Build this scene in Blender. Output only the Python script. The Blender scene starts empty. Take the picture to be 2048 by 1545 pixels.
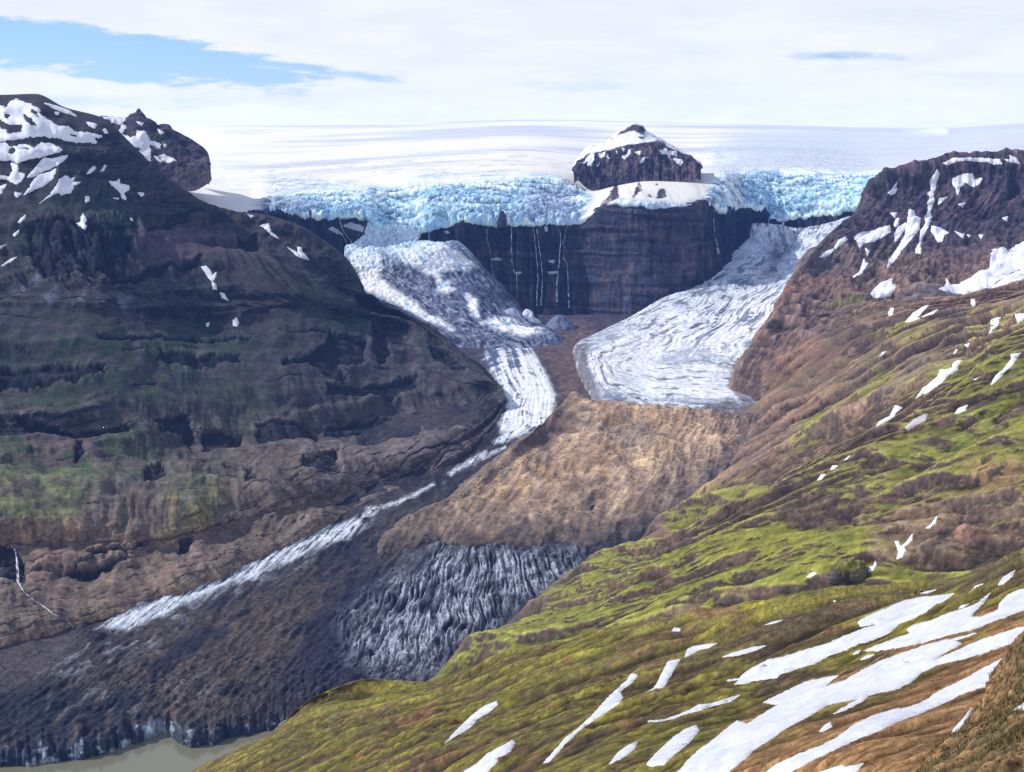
# Glacier valley under an ice cap: every landform is a lofted surface built from
# surveyed control points, weathered with procedural noise, and split into things.
import bpy, math, time
import numpy as np

T0 = time.time()
STEP = 1.75          # mesh spacing, in units of 1/3150 rad of the viewing distance
f32 = np.float32
RNG = np.random.default_rng(11)

scene = bpy.context.scene
COL = bpy.data.collections.new("Scene")
scene.collection.children.link(COL)

# ------------------------------------------------------------------ survey station
FOC = 3151.0
PITCH = math.radians(8.54)
CP, SP = math.cos(PITCH), math.sin(PITCH)
SLOPE0, SLOPE1 = -995.0, 0.1          # valley-floor plane  z = -995 + .1 y


def ray(u, v):
    x = (np.asarray(u, float) - 1024.0) / FOC
    yu = -(np.asarray(v, float) - 772.5) / FOC
    Y = CP + yu * SP
    Z = -SP + yu * CP
    return x / Y + 0 * Y, Z / Y + 0 * x


def at(u, v, D):
    rx, rz = ray(u, v)
    D = np.asarray(D, float)
    return np.stack([rx * D, D + 0 * rx, rz * D], -1)


def project(P):
    X, Y, Z = P[..., 0], P[..., 1], P[..., 2]
    fz = CP * Y - SP * Z
    up = SP * Y + CP * Z
    fz = np.maximum(fz, 1.0)
    return 1024.0 + FOC * X / fz, 772.5 - FOC * up / fz


def FD(u, v):
    """distance of the valley floor seen along a bearing"""
    _, rz = ray(u, v)
    return np.clip(SLOPE0 / np.minimum(rz - SLOPE1, -0.02), 500, 9000)


# ------------------------------------------------------------------ numeric helpers
def sstep(a, b, x):
    t = np.clip((x - a) / (b - a), 0, 1)
    return t * t * (3 - 2 * t)


def lerp(a, b, t):
    return a + (b - a) * t


def pchip(xk, yk, x):
    """monotone cubic along axis 0"""
    xk = np.asarray(xk, float); yk = np.asarray(yk, float); x = np.asarray(x, float)
    n = len(xk)
    h = np.diff(xk)
    sh = (-1,) + (1,) * (yk.ndim - 1)
    d = np.diff(yk, axis=0) / h.reshape(sh)
    m = np.zeros_like(yk)
    if n > 2:
        w1 = (2 * h[1:] + h[:-1]).reshape(sh); w2 = (h[1:] + 2 * h[:-1]).reshape(sh)
        a, b = d[:-1], d[1:]
        ok = a * b > 0
        with np.errstate(divide='ignore', invalid='ignore'):
            mm = (w1 + w2) / (w1 / np.where(ok, a, 1) + w2 / np.where(ok, b, 1))
        m[1:-1] = np.where(ok, mm, 0)
    m[0] = d[0]; m[-1] = d[-1]
    i = np.clip(np.searchsorted(xk, x, side='right') - 1, 0, n - 2)
    hh = h[i].reshape(sh)
    t = ((x - xk[i]) / h[i]).reshape(sh)
    y0, y1, m0, m1 = yk[i], yk[i + 1], m[i] * hh, m[i + 1] * hh
    t2, t3 = t * t, t * t * t
    return (2*t3 - 3*t2 + 1) * y0 + (t3 - 2*t2 + t) * m0 + (-2*t3 + 3*t2) * y1 + (t3 - t2) * m1


_perm = np.random.default_rng(5).permutation(256).astype(np.int32)
_perm = np.concatenate([_perm, _perm, _perm])
_g3 = np.array([[1,1,0],[-1,1,0],[1,-1,0],[-1,-1,0],[1,0,1],[-1,0,1],[1,0,-1],[-1,0,-1],
                [0,1,1],[0,-1,1],[0,1,-1],[0,-1,-1],[1,1,0],[-1,1,0],[0,-1,1],[0,-1,-1]], f32)
_a = np.arange(16) * 2 * np.pi / 16
_g2 = np.stack([np.cos(_a), np.sin(_a)], 1).astype(f32) * 1.4


def p3(x, y, z, seed=0):
    x = np.asarray(x, f32) + f32(seed * 17.31); y = np.asarray(y, f32) + f32(seed * 7.77); z = np.asarray(z, f32) + f32(seed * 3.3)
    xi = np.floor(x); yi = np.floor(y); zi = np.floor(z)
    xf = x - xi; yf = y - yi; zf = z - zi
    xi = xi.astype(np.int32) & 255; yi = yi.astype(np.int32) & 255; zi = zi.astype(np.int32) & 255
    u = xf*xf*xf*(xf*(xf*6-15)+10); v = yf*yf*yf*(yf*(yf*6-15)+10); w = zf*zf*zf*(zf*(zf*6-15)+10)
    def g(dx, dy, dz):
        h = _perm[_perm[_perm[xi + dx] + yi + dy] + zi + dz] & 15
        gg = _g3[h]
        return gg[..., 0]*(xf-dx) + gg[..., 1]*(yf-dy) + gg[..., 2]*(zf-dz)
    a = lerp(lerp(g(0,0,0), g(1,0,0), u), lerp(g(0,1,0), g(1,1,0), u), v)
    b = lerp(lerp(g(0,0,1), g(1,0,1), u), lerp(g(0,1,1), g(1,1,1), u), v)
    return lerp(a, b, w)


def p2(x, y, seed=0):
    x = np.asarray(x, f32) + f32(seed * 17.31); y = np.asarray(y, f32) + f32(seed * 7.77)
    xi = np.floor(x); yi = np.floor(y)
    xf = x - xi; yf = y - yi
    xi = xi.astype(np.int32) & 255; yi = yi.astype(np.int32) & 255
    u = xf*xf*xf*(xf*(xf*6-15)+10); v = yf*yf*yf*(yf*(yf*6-15)+10)
    def g(dx, dy):
        gg = _g2[_perm[_perm[xi + dx] + yi + dy] & 15]
        return gg[..., 0]*(xf-dx) + gg[..., 1]*(yf-dy)
    return lerp(lerp(g(0,0), g(1,0), u), lerp(g(0,1), g(1,1), u), v)


def cell2(x, y, seed=0, jit=.9):
    """worley F1, F2-F1 and a random per cell"""
    x = np.asarray(x, f32); y = np.asarray(y, f32)
    xi = np.floor(x).astype(np.int32); yi = np.floor(y).astype(np.int32)
    f1 = np.full(x.shape, 9, f32); f2 = np.full(x.shape, 9, f32); rid = np.zeros(x.shape, f32)
    for dx in (-1, 0, 1):
        for dy in (-1, 0, 1):
            cx = xi + dx; cy = yi + dy
            h = _perm[_perm[(cx + seed * 13) & 255] + (cy & 255)]
            h2 = _perm[h + 7]
            px = cx + .5 + (h / 255. - .5) * jit; py = cy + .5 + (h2 / 255. - .5) * jit
            d = np.hypot(px - x, py - y).astype(f32)
            near = d < f1
            f2 = np.where(near, f1, np.minimum(f2, d))
            rid = np.where(near, _perm[h2 + 3] / 255., rid).astype(f32)
            f1 = np.where(near, d, f1)
    return f1, f2 - f1, rid


def fade(lam, px):
    """keep a wavelength only where the mesh can carry it"""
    return 1.0 if px is None else sstep(1.7, 3.6, lam / px)


def fbm3(P, lam, octs, gain=.5, seed=0, px=None, ridge=False, sc=(1, 1, 1)):
    out = 0; a = 1.0; tot = 0
    for k in range(octs):
        l = lam / 2.03 ** k
        n = p3(P[..., 0] * sc[0] / l, P[..., 1] * sc[1] / l, P[..., 2] * sc[2] / l, seed + k * 3)
        if ridge:
            n = 1 - 2.2 * np.abs(n)
        out = out + a * n * fade(l, px)
        a *= gain
    return out


def fbm2(x, y, lam, octs, gain=.5, seed=0, px=None, ridge=False):
    """lam = (lx, ly)"""
    out = 0; a = 1.0
    for k in range(octs):
        s = 2.03 ** k
        n = p2(x * s / lam[0], y * s / lam[1], seed + k * 3)
        if ridge:
            n = 1 - 2.2 * np.abs(n)
        out = out + a * n * fade(min(lam) / s, px)
        a *= gain
    return out


def grit1(P, scr, m, seed, sc):
    """fine grain whose world wavelength follows the local mesh spacing (m cells)"""
    L = np.log2(scr * m); k0 = np.floor(L).astype(int); f = L - k0
    out = np.zeros(L.shape)
    for k in range(int(k0.min()), int(k0.max()) + 2):
        w = np.where(k0 == k, 1 - f, 0) + np.where(k0 + 1 == k, f, 0)
        i = w > 0
        if i.any():
            Q = P[i] / 2.0 ** k
            out[i] += w[i] * p3(Q[:, 0] * sc[0], Q[:, 1] * sc[1], Q[:, 2] * sc[2], seed + k)
    return out


def grit(P, scr, seed=0, sc=(1, 1, 1), ms=(3.0, 6.5, 14.0), gs=(.8, .9, .8)):
    return sum(g * grit1(P, scr, m, seed + 11 * i, sc) for i, (m, g) in enumerate(zip(ms, gs)))


def cracks(x, y, seed, wdt=.12):
    """dark joints between irregular blocks"""
    x = x + .25 * p2(x * 1.7, y * 1.7, seed); y = y + .25 * p2(x * 1.7 + 9, y * 1.7, seed + 1)
    f1, f21, rid = cell2(x, y, seed)
    return sstep(wdt, .02, f21), rid


def blur(a, r):
    """box blur of a 2-D field, two passes"""
    r = int(r)
    if r < 1: return a
    for _ in range(2):
        for ax in (0, 1):
            pad = [(0, 0)] * a.ndim; pad[ax] = (r + 1, r)
            c = np.cumsum(np.pad(a, pad, mode='edge'), axis=ax, dtype=np.float64)
            n = a.shape[ax]
            hi = np.take(c, np.arange(2*r+1, 2*r+1+n), axis=ax); lo = np.take(c, np.arange(0, n), axis=ax)
            a = ((hi - lo) / (2*r+1))
    return a


def sdist(U, V, poly):
    """signed distance (positive inside) to a polygon"""
    pts = np.asarray(poly, float)
    d2 = np.full(U.shape, 1e12); ins = np.zeros(U.shape, bool)
    n = len(pts)
    for i in range(n):
        ax, ay = pts[i]; bx, by = pts[(i + 1) % n]
        ex, ey = bx - ax, by - ay
        wx, wy = U - ax, V - ay
        t = np.clip((wx*ex + wy*ey) / max(ex*ex + ey*ey, 1e-9), 0, 1)
        d2 = np.minimum(d2, (wx - ex*t)**2 + (wy - ey*t)**2)
        c = ((ay <= V) & (by > V)) | ((by <= V) & (ay > V))
        if ey != 0:
            ins ^= c & (wx < ex * wy / ey)
    d = np.sqrt(d2)
    return np.where(ins, d, -d)


def pmask(U, V, poly, feather=8.):
    """soft polygon mask, evaluated only near the polygon"""
    pts = np.asarray(poly, float)
    out = np.zeros(U.shape)
    lo = pts.min(0) - feather; hi = pts.max(0) + feather
    m = (U > lo[0]) & (U < hi[0]) & (V > lo[1]) & (V < hi[1])
    if m.any():
        out[m] = sstep(-feather, feather, sdist(U[m], V[m], pts))
    return out


def line_d(U, V, pts):
    """distance to an open polyline"""
    pts = np.asarray(pts, float)
    d2 = np.full(U.shape, 1e12)
    for (ax, ay), (bx, by) in zip(pts[:-1], pts[1:]):
        ex, ey = bx - ax, by - ay
        t = np.clip(((U - ax)*ex + (V - ay)*ey) / max(ex*ex + ey*ey, 1e-9), 0, 1)
        d2 = np.minimum(d2, (U - ax - ex*t)**2 + (V - ay - ey*t)**2)
    return np.sqrt(d2)


def lin(r, g, b):
    c = np.array([r, g, b], float) / 255.
    return np.where(c <= .04045, c / 12.92, ((c + .055) / 1.055) ** 2.4)


# ------------------------------------------------------------------ object helpers
def part(o, parent):
    o.parent = parent
    for k in ('label', 'category', 'group', 'kind'):
        if k in o: del o[k]
    return o


def tag(o, label=None, cat=None, group=None, kind=None):
    if label: o['label'] = label
    if cat: o['category'] = cat
    if group: o['group'] = group
    if kind: o['kind'] = kind
    return o


def link_mesh(name, V, quads, mat, col=None, parent=None, smooth=True, tris=None, extra=None):
    me = bpy.data.meshes.new(name)
    V = np.ascontiguousarray(V, f32)
    nq = 0 if quads is None else len(quads); nt = 0 if tris is None else len(tris)
    me.vertices.add(len(V)); me.vertices.foreach_set('co', V.ravel())
    parts = []; starts = []
    if nq: parts.append(np.asarray(quads, np.int32).ravel()); starts.append(np.arange(nq, dtype=np.int32) * 4)
    if nt: parts.append(np.asarray(tris, np.int32).ravel()); starts.append(np.arange(nt, dtype=np.int32) * 3 + nq * 4)
    li = np.concatenate(parts); st = np.concatenate(starts)
    me.loops.add(len(li)); me.loops.foreach_set('vertex_index', li)
    me.polygons.add(nq + nt); me.polygons.foreach_set('loop_start', st)
    if smooth: me.polygons.foreach_set('use_smooth', np.ones(nq + nt, bool))
    if col is not None:
        a = me.color_attributes.new('Col', 'FLOAT_COLOR', 'POINT')
        c = np.ones((len(V), 4), f32); c[:, :3] = np.clip(col, 0, 1); a.data.foreach_set('color', c.ravel())
    for k, val in (extra or {}).items():
        a = me.attributes.new(k, 'FLOAT', 'POINT'); a.data.foreach_set('value', np.ascontiguousarray(val, f32))
    me.update(calc_edges=True); me.validate(clean_customdata=False)
    if mat: me.materials.append(mat)
    o = bpy.data.objects.new(name, me)
    COL.objects.link(o)
    if parent: o.parent = parent
    return o


def grid_quads(nt, ns, keep=None):
    i = np.arange(nt * ns).reshape(nt, ns)
    q = np.stack([i[:-1, :-1], i[:-1, 1:], i[1:, 1:], i[1:, :-1]], -1)
    return q.reshape(-1, 4) if keep is None else q[keep]


class Sheet:
    """surface lofted through rows of survey points (u, v, distance)"""
    def __init__(s, rows, step=STEP, ualigned=False, wrap=None, nmin=3, dens=None):
        rows = [np.array(r, float) for r in rows]
        if wrap:                         # fold one end of every row away behind the silhouette
            side, du, dv, k = wrap
            new = []
            for r in rows:
                e = r[-1] if side == 'r' else r[0]
                w = np.array([[e[0] + du, e[1] + dv, e[2] * k]])
                new.append(np.vstack([r, w]) if side == 'r' else np.vstack([w, r]))
            rows = new
        L = [np.hypot(np.diff(r[:, 0]), np.diff(r[:, 1])).sum() for r in rows]
        ns = int(np.median(L) / step) + 2
        S = np.linspace(0, 1, ns)
        res = []
        for r in rows:
            q = r.copy(); q[:, 2] = 1 / q[:, 2]
            if ualigned:
                u0, u1 = rows[0][0, 0], rows[0][-1, 0]
                x = lerp(u0, u1, S)
                R = pchip(q[:, 0], q, np.clip(x, q[0, 0], q[-1, 0])); R[:, 0] = x
            else:
                c = np.concatenate([[0], np.cumsum(np.hypot(np.diff(q[:, 0]), np.diff(q[:, 1])) + 1e-3)])
                R = pchip(c / c[-1], q, S)
            res.append(R)
        res = np.array(res)              # rows, ns, 3
        gap = [np.percentile(np.hypot(*(res[i+1] - res[i])[:, :2].T), 80) for i in range(len(res)-1)]
        kn = np.concatenate([[0], np.cumsum(np.maximum(gap, 6.))])
        tt = [0.0]
        for i, g in enumerate(gap):
            dn = 1.0 if dens is None else dens[i]
            n = max(nmin, int(g / step * dn))
            tt += list(kn[i] + (kn[i+1] - kn[i]) * (np.arange(n) + 1) / n)
        tt = np.array(tt)
        B = pchip(kn, res, tt)
        s.row_t = np.interp(tt, kn, np.arange(len(kn)))[:, None] + 0 * B[..., 0]
        s.U, s.V, s.D = B[..., 0], B[..., 1], 1 / B[..., 2]
        s.P = at(s.U, s.V, s.D)
        s.nt, s.ns = s.U.shape
        s.scr = s.D / FOC * step
        ds = np.linalg.norm(np.diff(s.P, axis=1), axis=-1); dt = np.linalg.norm(np.diff(s.P, axis=0), axis=-1)
        dsf = np.concatenate([ds, ds[:, -1:]], 1); dtf = np.concatenate([dt, dt[-1:]], 0)
        s.px = np.clip(blur(np.maximum(dsf, np.minimum(dtf, 24 * s.scr)), 4), s.scr, 24 * s.scr) * .8
        s.a = np.concatenate([[0], np.cumsum(ds.mean(0))])[None, :] + 0 * s.U
        s.b = np.concatenate([[0], np.cumsum(dt.mean(1))])[:, None] + 0 * s.U
        s.normals()
        s.base = s.P.copy()

    def normals(s):
        gs = np.gradient(s.P, axis=1); gt = np.gradient(s.P, axis=0)
        n = np.cross(gs, gt)
        n /= np.linalg.norm(n, axis=-1, keepdims=True) + 1e-9
        mid = n[s.nt // 4: -max(1, s.nt // 4)]
        view = -s.P[s.nt // 4: -max(1, s.nt // 4)]
        s.flip = (mid * view).sum(-1).mean() < 0
        s.N = -n if s.flip else n
        return s.N

    def push(s, h):
        s.P = s.P + s.N * h[..., None]

    def lift(s, h):
        s.P[..., 2] += h

    def finish(s):
        s.normals()
        s.PU, s.PV = project(s.P)
        return s

    def cavity(s, r):
        """height above the local mean surface, in units of local mesh spacing"""
        d = ((s.P - blur(s.P, r)) * s.N).sum(-1)
        return d / (s.scr * r)  # tints colours later: hollows painted darker, crests lighter, like ambient shade

    def build(s, name, mat, col, keep=None, extra=None):
        q = grid_quads(s.nt, s.ns, keep)
        if s.flip: q = q[:, ::-1]
        V = s.P.reshape(-1, 3); C = col.reshape(-1, 3)
        ex = {k: v.ravel() for k, v in (extra or {}).items()}
        if keep is not None:
            used = np.zeros(len(V), bool); used[q.ravel()] = True
            mp = np.cumsum(used) - 1
            q = mp[q]; V = V[used]; C = C[used]; ex = {k: v[used] for k, v in ex.items()}
        return link_mesh(name, V, q, mat, C, extra=ex)

    def sample(s, A, ti, si):
        """bilinear read of a grid field at fractional indices"""
        t0 = np.clip(np.floor(ti).astype(int), 0, s.nt - 2); s0 = np.clip(np.floor(si).astype(int), 0, s.ns - 2)
        ft = ti - t0; fs = si - s0
        if A.ndim == 3: ft = ft[..., None]; fs = fs[..., None]
        return (A[t0, s0] * (1-ft) * (1-fs) + A[t0, s0+1] * (1-ft) * fs + A[t0+1, s0] * ft * (1-fs) + A[t0+1, s0+1] * ft * fs)


def largest(keep):
    """the biggest 4-connected island of a boolean grid"""
    rest = keep.copy(); best = np.zeros_like(keep); nb = 0
    while rest.sum() > nb:
        f = np.zeros_like(keep); f.flat[np.argmax(rest)] = True; n0 = 0
        while True:
            for _ in range(6):
                g = f.copy()
                g[1:] |= f[:-1]; g[:-1] |= f[1:]; g[:, 1:] |= f[:, :-1]; g[:, :-1] |= f[:, 1:]
                f = g & rest
            n = int(f.sum())
            if n == n0: break
            n0 = n
        rest &= ~f
        if n0 > nb: best, nb = f, n0
    return best


def crop(offx, offy, pts):
    k = 2.9157
    return [(offx + x / k, offy + y / k) for x, y in pts]


def drape(sheet, poly, name, mat, label, cat, group=None, thick=1.6, rough=3.0, holes=(), sub=2, smooth=2, col=None, seed=0, lam=None):
    """a sheet of snow lying on a landform: thick inside its outline, buried outside it"""
    pts = np.asarray(poly, float)
    lo = pts.min(0) - 7; hi = pts.max(0) + 7
    face = (sheet.N * -sheet.P).sum(-1) > 0
    m = (sheet.PU > lo[0]) & (sheet.PU < hi[0]) & (sheet.PV > lo[1]) & (sheet.PV < hi[1]) & face
    if m.sum() < 4:
        print('DRAPE MISS', label, m.sum()); return None
    ti = np.where(m.any(1))[0]; si = np.where(m.any(0))[0]
    t = np.arange(max(ti[0]-1, 0), min(ti[-1]+1, sheet.nt-1) + 1e-6, 1.0 / sub)
    s_ = np.arange(max(si[0]-1, 0), min(si[-1]+1, sheet.ns-1) + 1e-6, 1.0 / sub)
    TI, SI = np.meshgrid(t, s_, indexing='ij')
    P = sheet.sample(sheet.P, TI, SI); N = sheet.sample(sheet.N, TI, SI)
    px = sheet.sample(sheet.scr, TI, SI) / STEP
    U, V = project(P)
    pm = float(np.median(px[(U > lo[0]) & (U < hi[0]) & (V > lo[1]) & (V < hi[1])])) if m.any() else 1.
    lam = lam or 14 * pm
    wob = fbm3(P, lam, 3, .6, seed=31 + seed)
    sd = sdist(U, V, pts)
    for h in holes:
        sd = np.minimum(sd, -sdist(U, V, h))
    sd = sd + .7 + rough * wob
    Ps = blur(P, smooth * sub) if smooth else P
    w = sstep(-2, 6, sd)[..., None]
    hgt_ = ((P - Ps) * N).sum(-1); hm = np.maximum(hgt_, blur(np.maximum(hgt_, 0), 2 * sub) * 1.6)
    base = lerp(P, Ps + N * hm[..., None], w)
    off = np.where(sd > 0, thick * (1 - np.exp(-np.maximum(sd, 0) / 2.5)), sd * .8)
    base = base + N * (off * px)[..., None]
    k = sd > -2.5
    keep = k[:-1, :-1] | k[1:, :-1] | k[:-1, 1:] | k[1:, 1:]
    Nb = blur(N, 3 * sub); ff = (Nb * -P).sum(-1) > -.02 * np.linalg.norm(P, axis=-1)
    keep &= ff[:-1, :-1] & ff[1:, 1:]
    keep = largest(keep)
    if not keep.any():
        print('DRAPE EMPTY', label); return None
    q = grid_quads(len(t), len(s_), keep)
    if sheet.flip: q = q[:, ::-1]
    used = np.zeros(TI.size, bool); used[q.ravel()] = True
    mp = np.cumsum(used) - 1
    c = np.ones((TI.size, 3)) * (np.array(col) if col is not None else np.array([.86, .88, .92]))
    edge = sstep(5, 0, sd.ravel())[:, None] * (.5 + .5 * np.clip(wob.ravel() * 2, -1, 1))[:, None]
    c = lerp(c, c * np.array([.86, .83, .8]), np.clip(edge, 0, 1))
    dirt_ = sstep(.02, .5, fbm3(P, 34 * pm, 4, .62, seed=90 + seed, sc=(1, .4, 1))).ravel()[:, None]
    c = c * (1 - dirt_ * np.array([.13, .12, .10]))
    o = link_mesh(name, base.reshape(-1, 3)[used], mp[q], mat, c[used])
    return tag(o, label, cat, group)
# ------------------------------------------------------------------ materials
def land_mat(name, lam=6., bump=.5, dist=1., var=.25, rough=.95, spec=.15, fine=None, sss=0, stretch=None):
    m = bpy.data.materials.new(name); m.use_nodes = True
    nt = m.node_tree; N = nt.nodes; L = nt.links
    bs = N['Principled BSDF']
    bs.inputs['Roughness'].default_value = rough
    bs.inputs['Specular IOR Level'].default_value = spec
    at_ = N.new('ShaderNodeAttribute'); at_.attribute_name = 'Col'
    tc = N.new('ShaderNodeTexCoord')
    src = tc.outputs['Object']
    if stretch:
        mp = N.new('ShaderNodeMapping'); mp.inputs['Scale'].default_value = stretch
        L.new(src, mp.inputs['Vector']); src = mp.outputs['Vector']
    n1 = N.new('ShaderNodeTexNoise'); n1.inputs['Scale'].default_value = 1 / lam
    n1.inputs['Detail'].default_value = 7; n1.inputs['Roughness'].default_value = .68
    L.new(src, n1.inputs['Vector'])
    mr = N.new('ShaderNodeMapRange'); mr.inputs[1].default_value = .36; mr.inputs[2].default_value = .64
    mr.inputs[3].default_value = 1 - var; mr.inputs[4].default_value = 1 + var
    L.new(n1.outputs['Fac'], mr.inputs[0])
    mx = N.new('ShaderNodeVectorMath'); mx.operation = 'MULTIPLY'
    L.new(at_.outputs['Color'], mx.inputs[0]); L.new(mr.outputs[0], mx.inputs[1])
    L.new(mx.outputs[0], bs.inputs['Base Color'])
    bp = N.new('ShaderNodeBump'); bp.inputs['Strength'].default_value = bump; bp.inputs['Distance'].default_value = dist
    L.new(n1.outputs['Fac'], bp.inputs['Height'])
    L.new(bp.outputs['Normal'], bs.inputs['Normal'])
    return m


M = {}
M['rock'] = land_mat('weathered_basalt', lam=14, bump=.7, dist=4, var=.26)
M['slope'] = land_mat('mossy_slope', lam=9, bump=.8, dist=2.5, var=.3)
M['near'] = land_mat('moss_and_gravel', lam=4.0, bump=1., dist=1.1, var=.38)
M['mound'] = land_mat('grassy_gravel', lam=.35, bump=.9, dist=.08, var=.4)
M['debris'] = land_mat('glacier_debris', lam=9, bump=.9, dist=3, var=.35)
M['moraine'] = land_mat('moraine_rubble', lam=7, bump=.7, dist=1.6, var=.26)
M['ice'] = land_mat('glacier_ice', lam=12, bump=.5, dist=2.5, var=.16, rough=.6, spec=.3)
M['snow'] = land_mat('old_snow', lam=25, bump=.3, dist=2.5, var=.05, rough=.7, spec=.2)
M['firn'] = land_mat('firn', lam=400, bump=.05, dist=6, var=.03, rough=.7, spec=.2)
M['snow_near'] = land_mat('suncupped_snow', lam=5, bump=.5, dist=.6, var=.05, rough=.7, spec=.2)
M['fall'] = land_mat('falling_water', lam=5, bump=.3, dist=1, var=.3, rough=.4, spec=.4)


def water_mat():
    m = bpy.data.materials.new('silty_meltwater'); m.use_nodes = True
    nt = m.node_tree; N = nt.nodes; L = nt.links; bs = N['Principled BSDF']
    bs.inputs['Base Color'].default_value = (.19, .185, .115, 1)
    bs.inputs['Roughness'].default_value = .14; bs.inputs['IOR'].default_value = 1.33
    tc = N.new('ShaderNodeTexCoord'); n = N.new('ShaderNodeTexNoise'); n.inputs['Scale'].default_value = .12; n.inputs['Detail'].default_value = 5
    L.new(tc.outputs['Object'], n.inputs['Vector'])
    bp = N.new('ShaderNodeBump'); bp.inputs['Strength'].default_value = .25; bp.inputs['Distance'].default_value = .5
    L.new(n.outputs['Fac'], bp.inputs['Height']); L.new(bp.outputs['Normal'], bs.inputs['Normal'])
    return m


M['water'] = water_mat()


def al(r, g, b, E=1.0):
    """albedo of a surface that photographs as this colour under irradiance E"""
    return np.clip(lin(r, g, b) / E * (.74 if max(r, g, b) < 205 else 1.), 0.004, .92)


def mixc(a, b, t):
    return a + (b - a) * np.clip(t, 0, 1)[..., None]
# ================================================================== LEFT MOUNTAIN
CONTACT = [(-300,1345),(0,1290),(150,1255),(300,1205),(430,1158),(600,1080),(740,1004),(850,949),(955,880),(998,836),(1008,802)]
RIDGE = [(-300,172),(0,190),(70,188),(130,215),(205,236),(260,285),(310,335),(400,400),(450,420),(530,430),(600,452),(650,482),(700,525),(730,590),(790,612),(860,652),(900,682),(940,722),(980,762),(1008,800)]


def left_D(u, v):
    c = np.array(CONTACT, float); r = np.array(RIDGE, float)
    vb = np.interp(u, c[:, 0], c[:, 1]); vr = np.interp(u, r[:, 0], r[:, 1])
    qb = 1 / FD(u, vb)
    Dr = np.interp(u, [-300, 730, 860, 940, 1008], [4700, 4600, 4350, 4080, 3830])
    t = np.clip((vb - v) / np.maximum(vb - vr, 1), -.3, 1.2)
    tc_ = np.clip(t, 0, 1); t = t + .34 * tc_ * (1 - tc_)          # concave: gentle foot, steep brow
    return 1 / lerp(qb, 1 / Dr, t)


def LR(pts, k=1.0):
    p = np.array(pts, float); k = np.broadcast_to(k, len(p))
    return np.stack([p[:, 0], p[:, 1], left_D(p[:, 0], p[:, 1]) * k], 1)


low = np.array(CONTACT, float)
rows = [
    np.stack([low[:, 0] + 8, low[:, 1] + 45, FD(low[:, 0], low[:, 1]) * 1.03], 1),
    LR(CONTACT),
    LR([(-300,1130),(0,1085),(150,1080),(300,1090),(430,1062),(600,1012),(740,972),(850,930),(950,868),(1000,815),(1009,796)], 1.0),
    LR([(-300,1100),(0,1055),(150,1050),(300,1062),(430,1035),(600,985),(740,955),(850,915),(950,855),(1000,808),(1010,794)], .985),
    LR([(-300,900),(0,880),(150,875),(300,885),(450,890),(600,890),(740,880),(850,850),(930,812),(985,782),(1004,780)], 1.0),
    LR([(-300,850),(0,825),(150,815),(300,815),(420,812),(560,795),(700,772),(830,770),(920,762),(970,760),(985,763)], .985),
    LR([(-300,650),(0,620),(200,620),(400,620),(560,615),(700,622),(790,645),(860,672),(920,716),(955,736),(968,748)], 1.0),
    LR([(-300,600),(0,570),(200,568),(400,585),(560,590),(700,605),(760,618),(810,630),(850,650),(872,661)], .99),
    LR([(-300,420),(0,430),(150,430),(300,440),(430,460),(560,492),(640,532),(690,565),(728,590)], 1.0),
    LR(RIDGE[:14], 1.0),
]
back = np.array(RIDGE[:14], float)
rows.append(np.stack([back[:, 0] - 5, back[:, 1] + 70, np.full(len(back), 5000.)], 1))
LM = Sheet(rows, wrap=('r', -25, 14, 1.07), nmin=6, dens=[.3,1,1,1,1,1,1,1,1,1,.2])
P = LM.P; px = LM.px; a, b = LM.a, LM.b
edge_fade = sstep(0, 60, LM.row_t * 60) * sstep(9.0, 8.6, LM.row_t)
nose = sstep(0, 130, (1 - np.linspace(0, 1, LM.ns))[None, :] * 1300 - 10)
env = edge_fade * nose
U, V = LM.U, LM.V
warp = 60 * p3(P[..., 0] / 260, P[..., 1] / 260, P[..., 2] / 260, 3)
hi_ = sstep(5.2, 6.6, LM.row_t)
gul = fbm2(a + warp, b, (150, 620), 3, .55, 7, ridge=True)
gul2 = fbm2(a + warp * .6, b, (46, 190), 3, .55, 9, px, ridge=True)
big = fbm3(P, 420, 4, .5, 2)
LM.push(env * (22 * big + (3.5 + 5 * hi_) * (gul - .3) + 1.0 * (gul2 - .3) + 4 * fbm3(P, 130, 3, .5, 77, ridge=True, sc=(1, 1, .8)) - 1))
# lava-flow ledges: steep treads and flat benches at fixed altitudes
zz = LM.P[..., 2] + 14 * p3(P[..., 0] / 190, P[..., 1] / 190, P[..., 2] / 400, 6) + 6 * p2(a / 60, b / 200, 4)
ledge_on = sstep(-.25, .35, p3(P[..., 0] / 330, P[..., 1] / 330, P[..., 2] / 160, 21)) * env
ph = (zz / 58.) % 1.0
tread = np.where(ph < .72, ph / .72 * .16, .16 + (ph - .72) / .28 * .84) - ph
LM.lift(ledge_on * 30 * tread)
bluff = pmask(U, V, [(-200,1330),(-200,960),(150,900),(350,880),(700,900),(760,1000),(560,1100),(300,1200),(0,1290)], 60)
ph2 = (zz / 19. + .3) % 1.0
tread2 = np.where(ph2 < .6, ph2 / .6 * .3, .3 + (ph2 - .6) / .4 * .7) - ph2
LM.lift(np.maximum(ledge_on * 12 * (1 - .5 * bluff), bluff * env * 5) * tread2)
# buttressed bluffs of the lower wall
bl = fbm2(a + warp, b, (120, 160), 4, .55, 33, px, ridge=True)
LM.push(env * bluff * (5 * (fbm2(a + warp, b, (110, 340), 3, .5, 35, px, ridge=True) - .25) + 4 * fbm3(P, 85, 4, .55, 34, px)))
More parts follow.
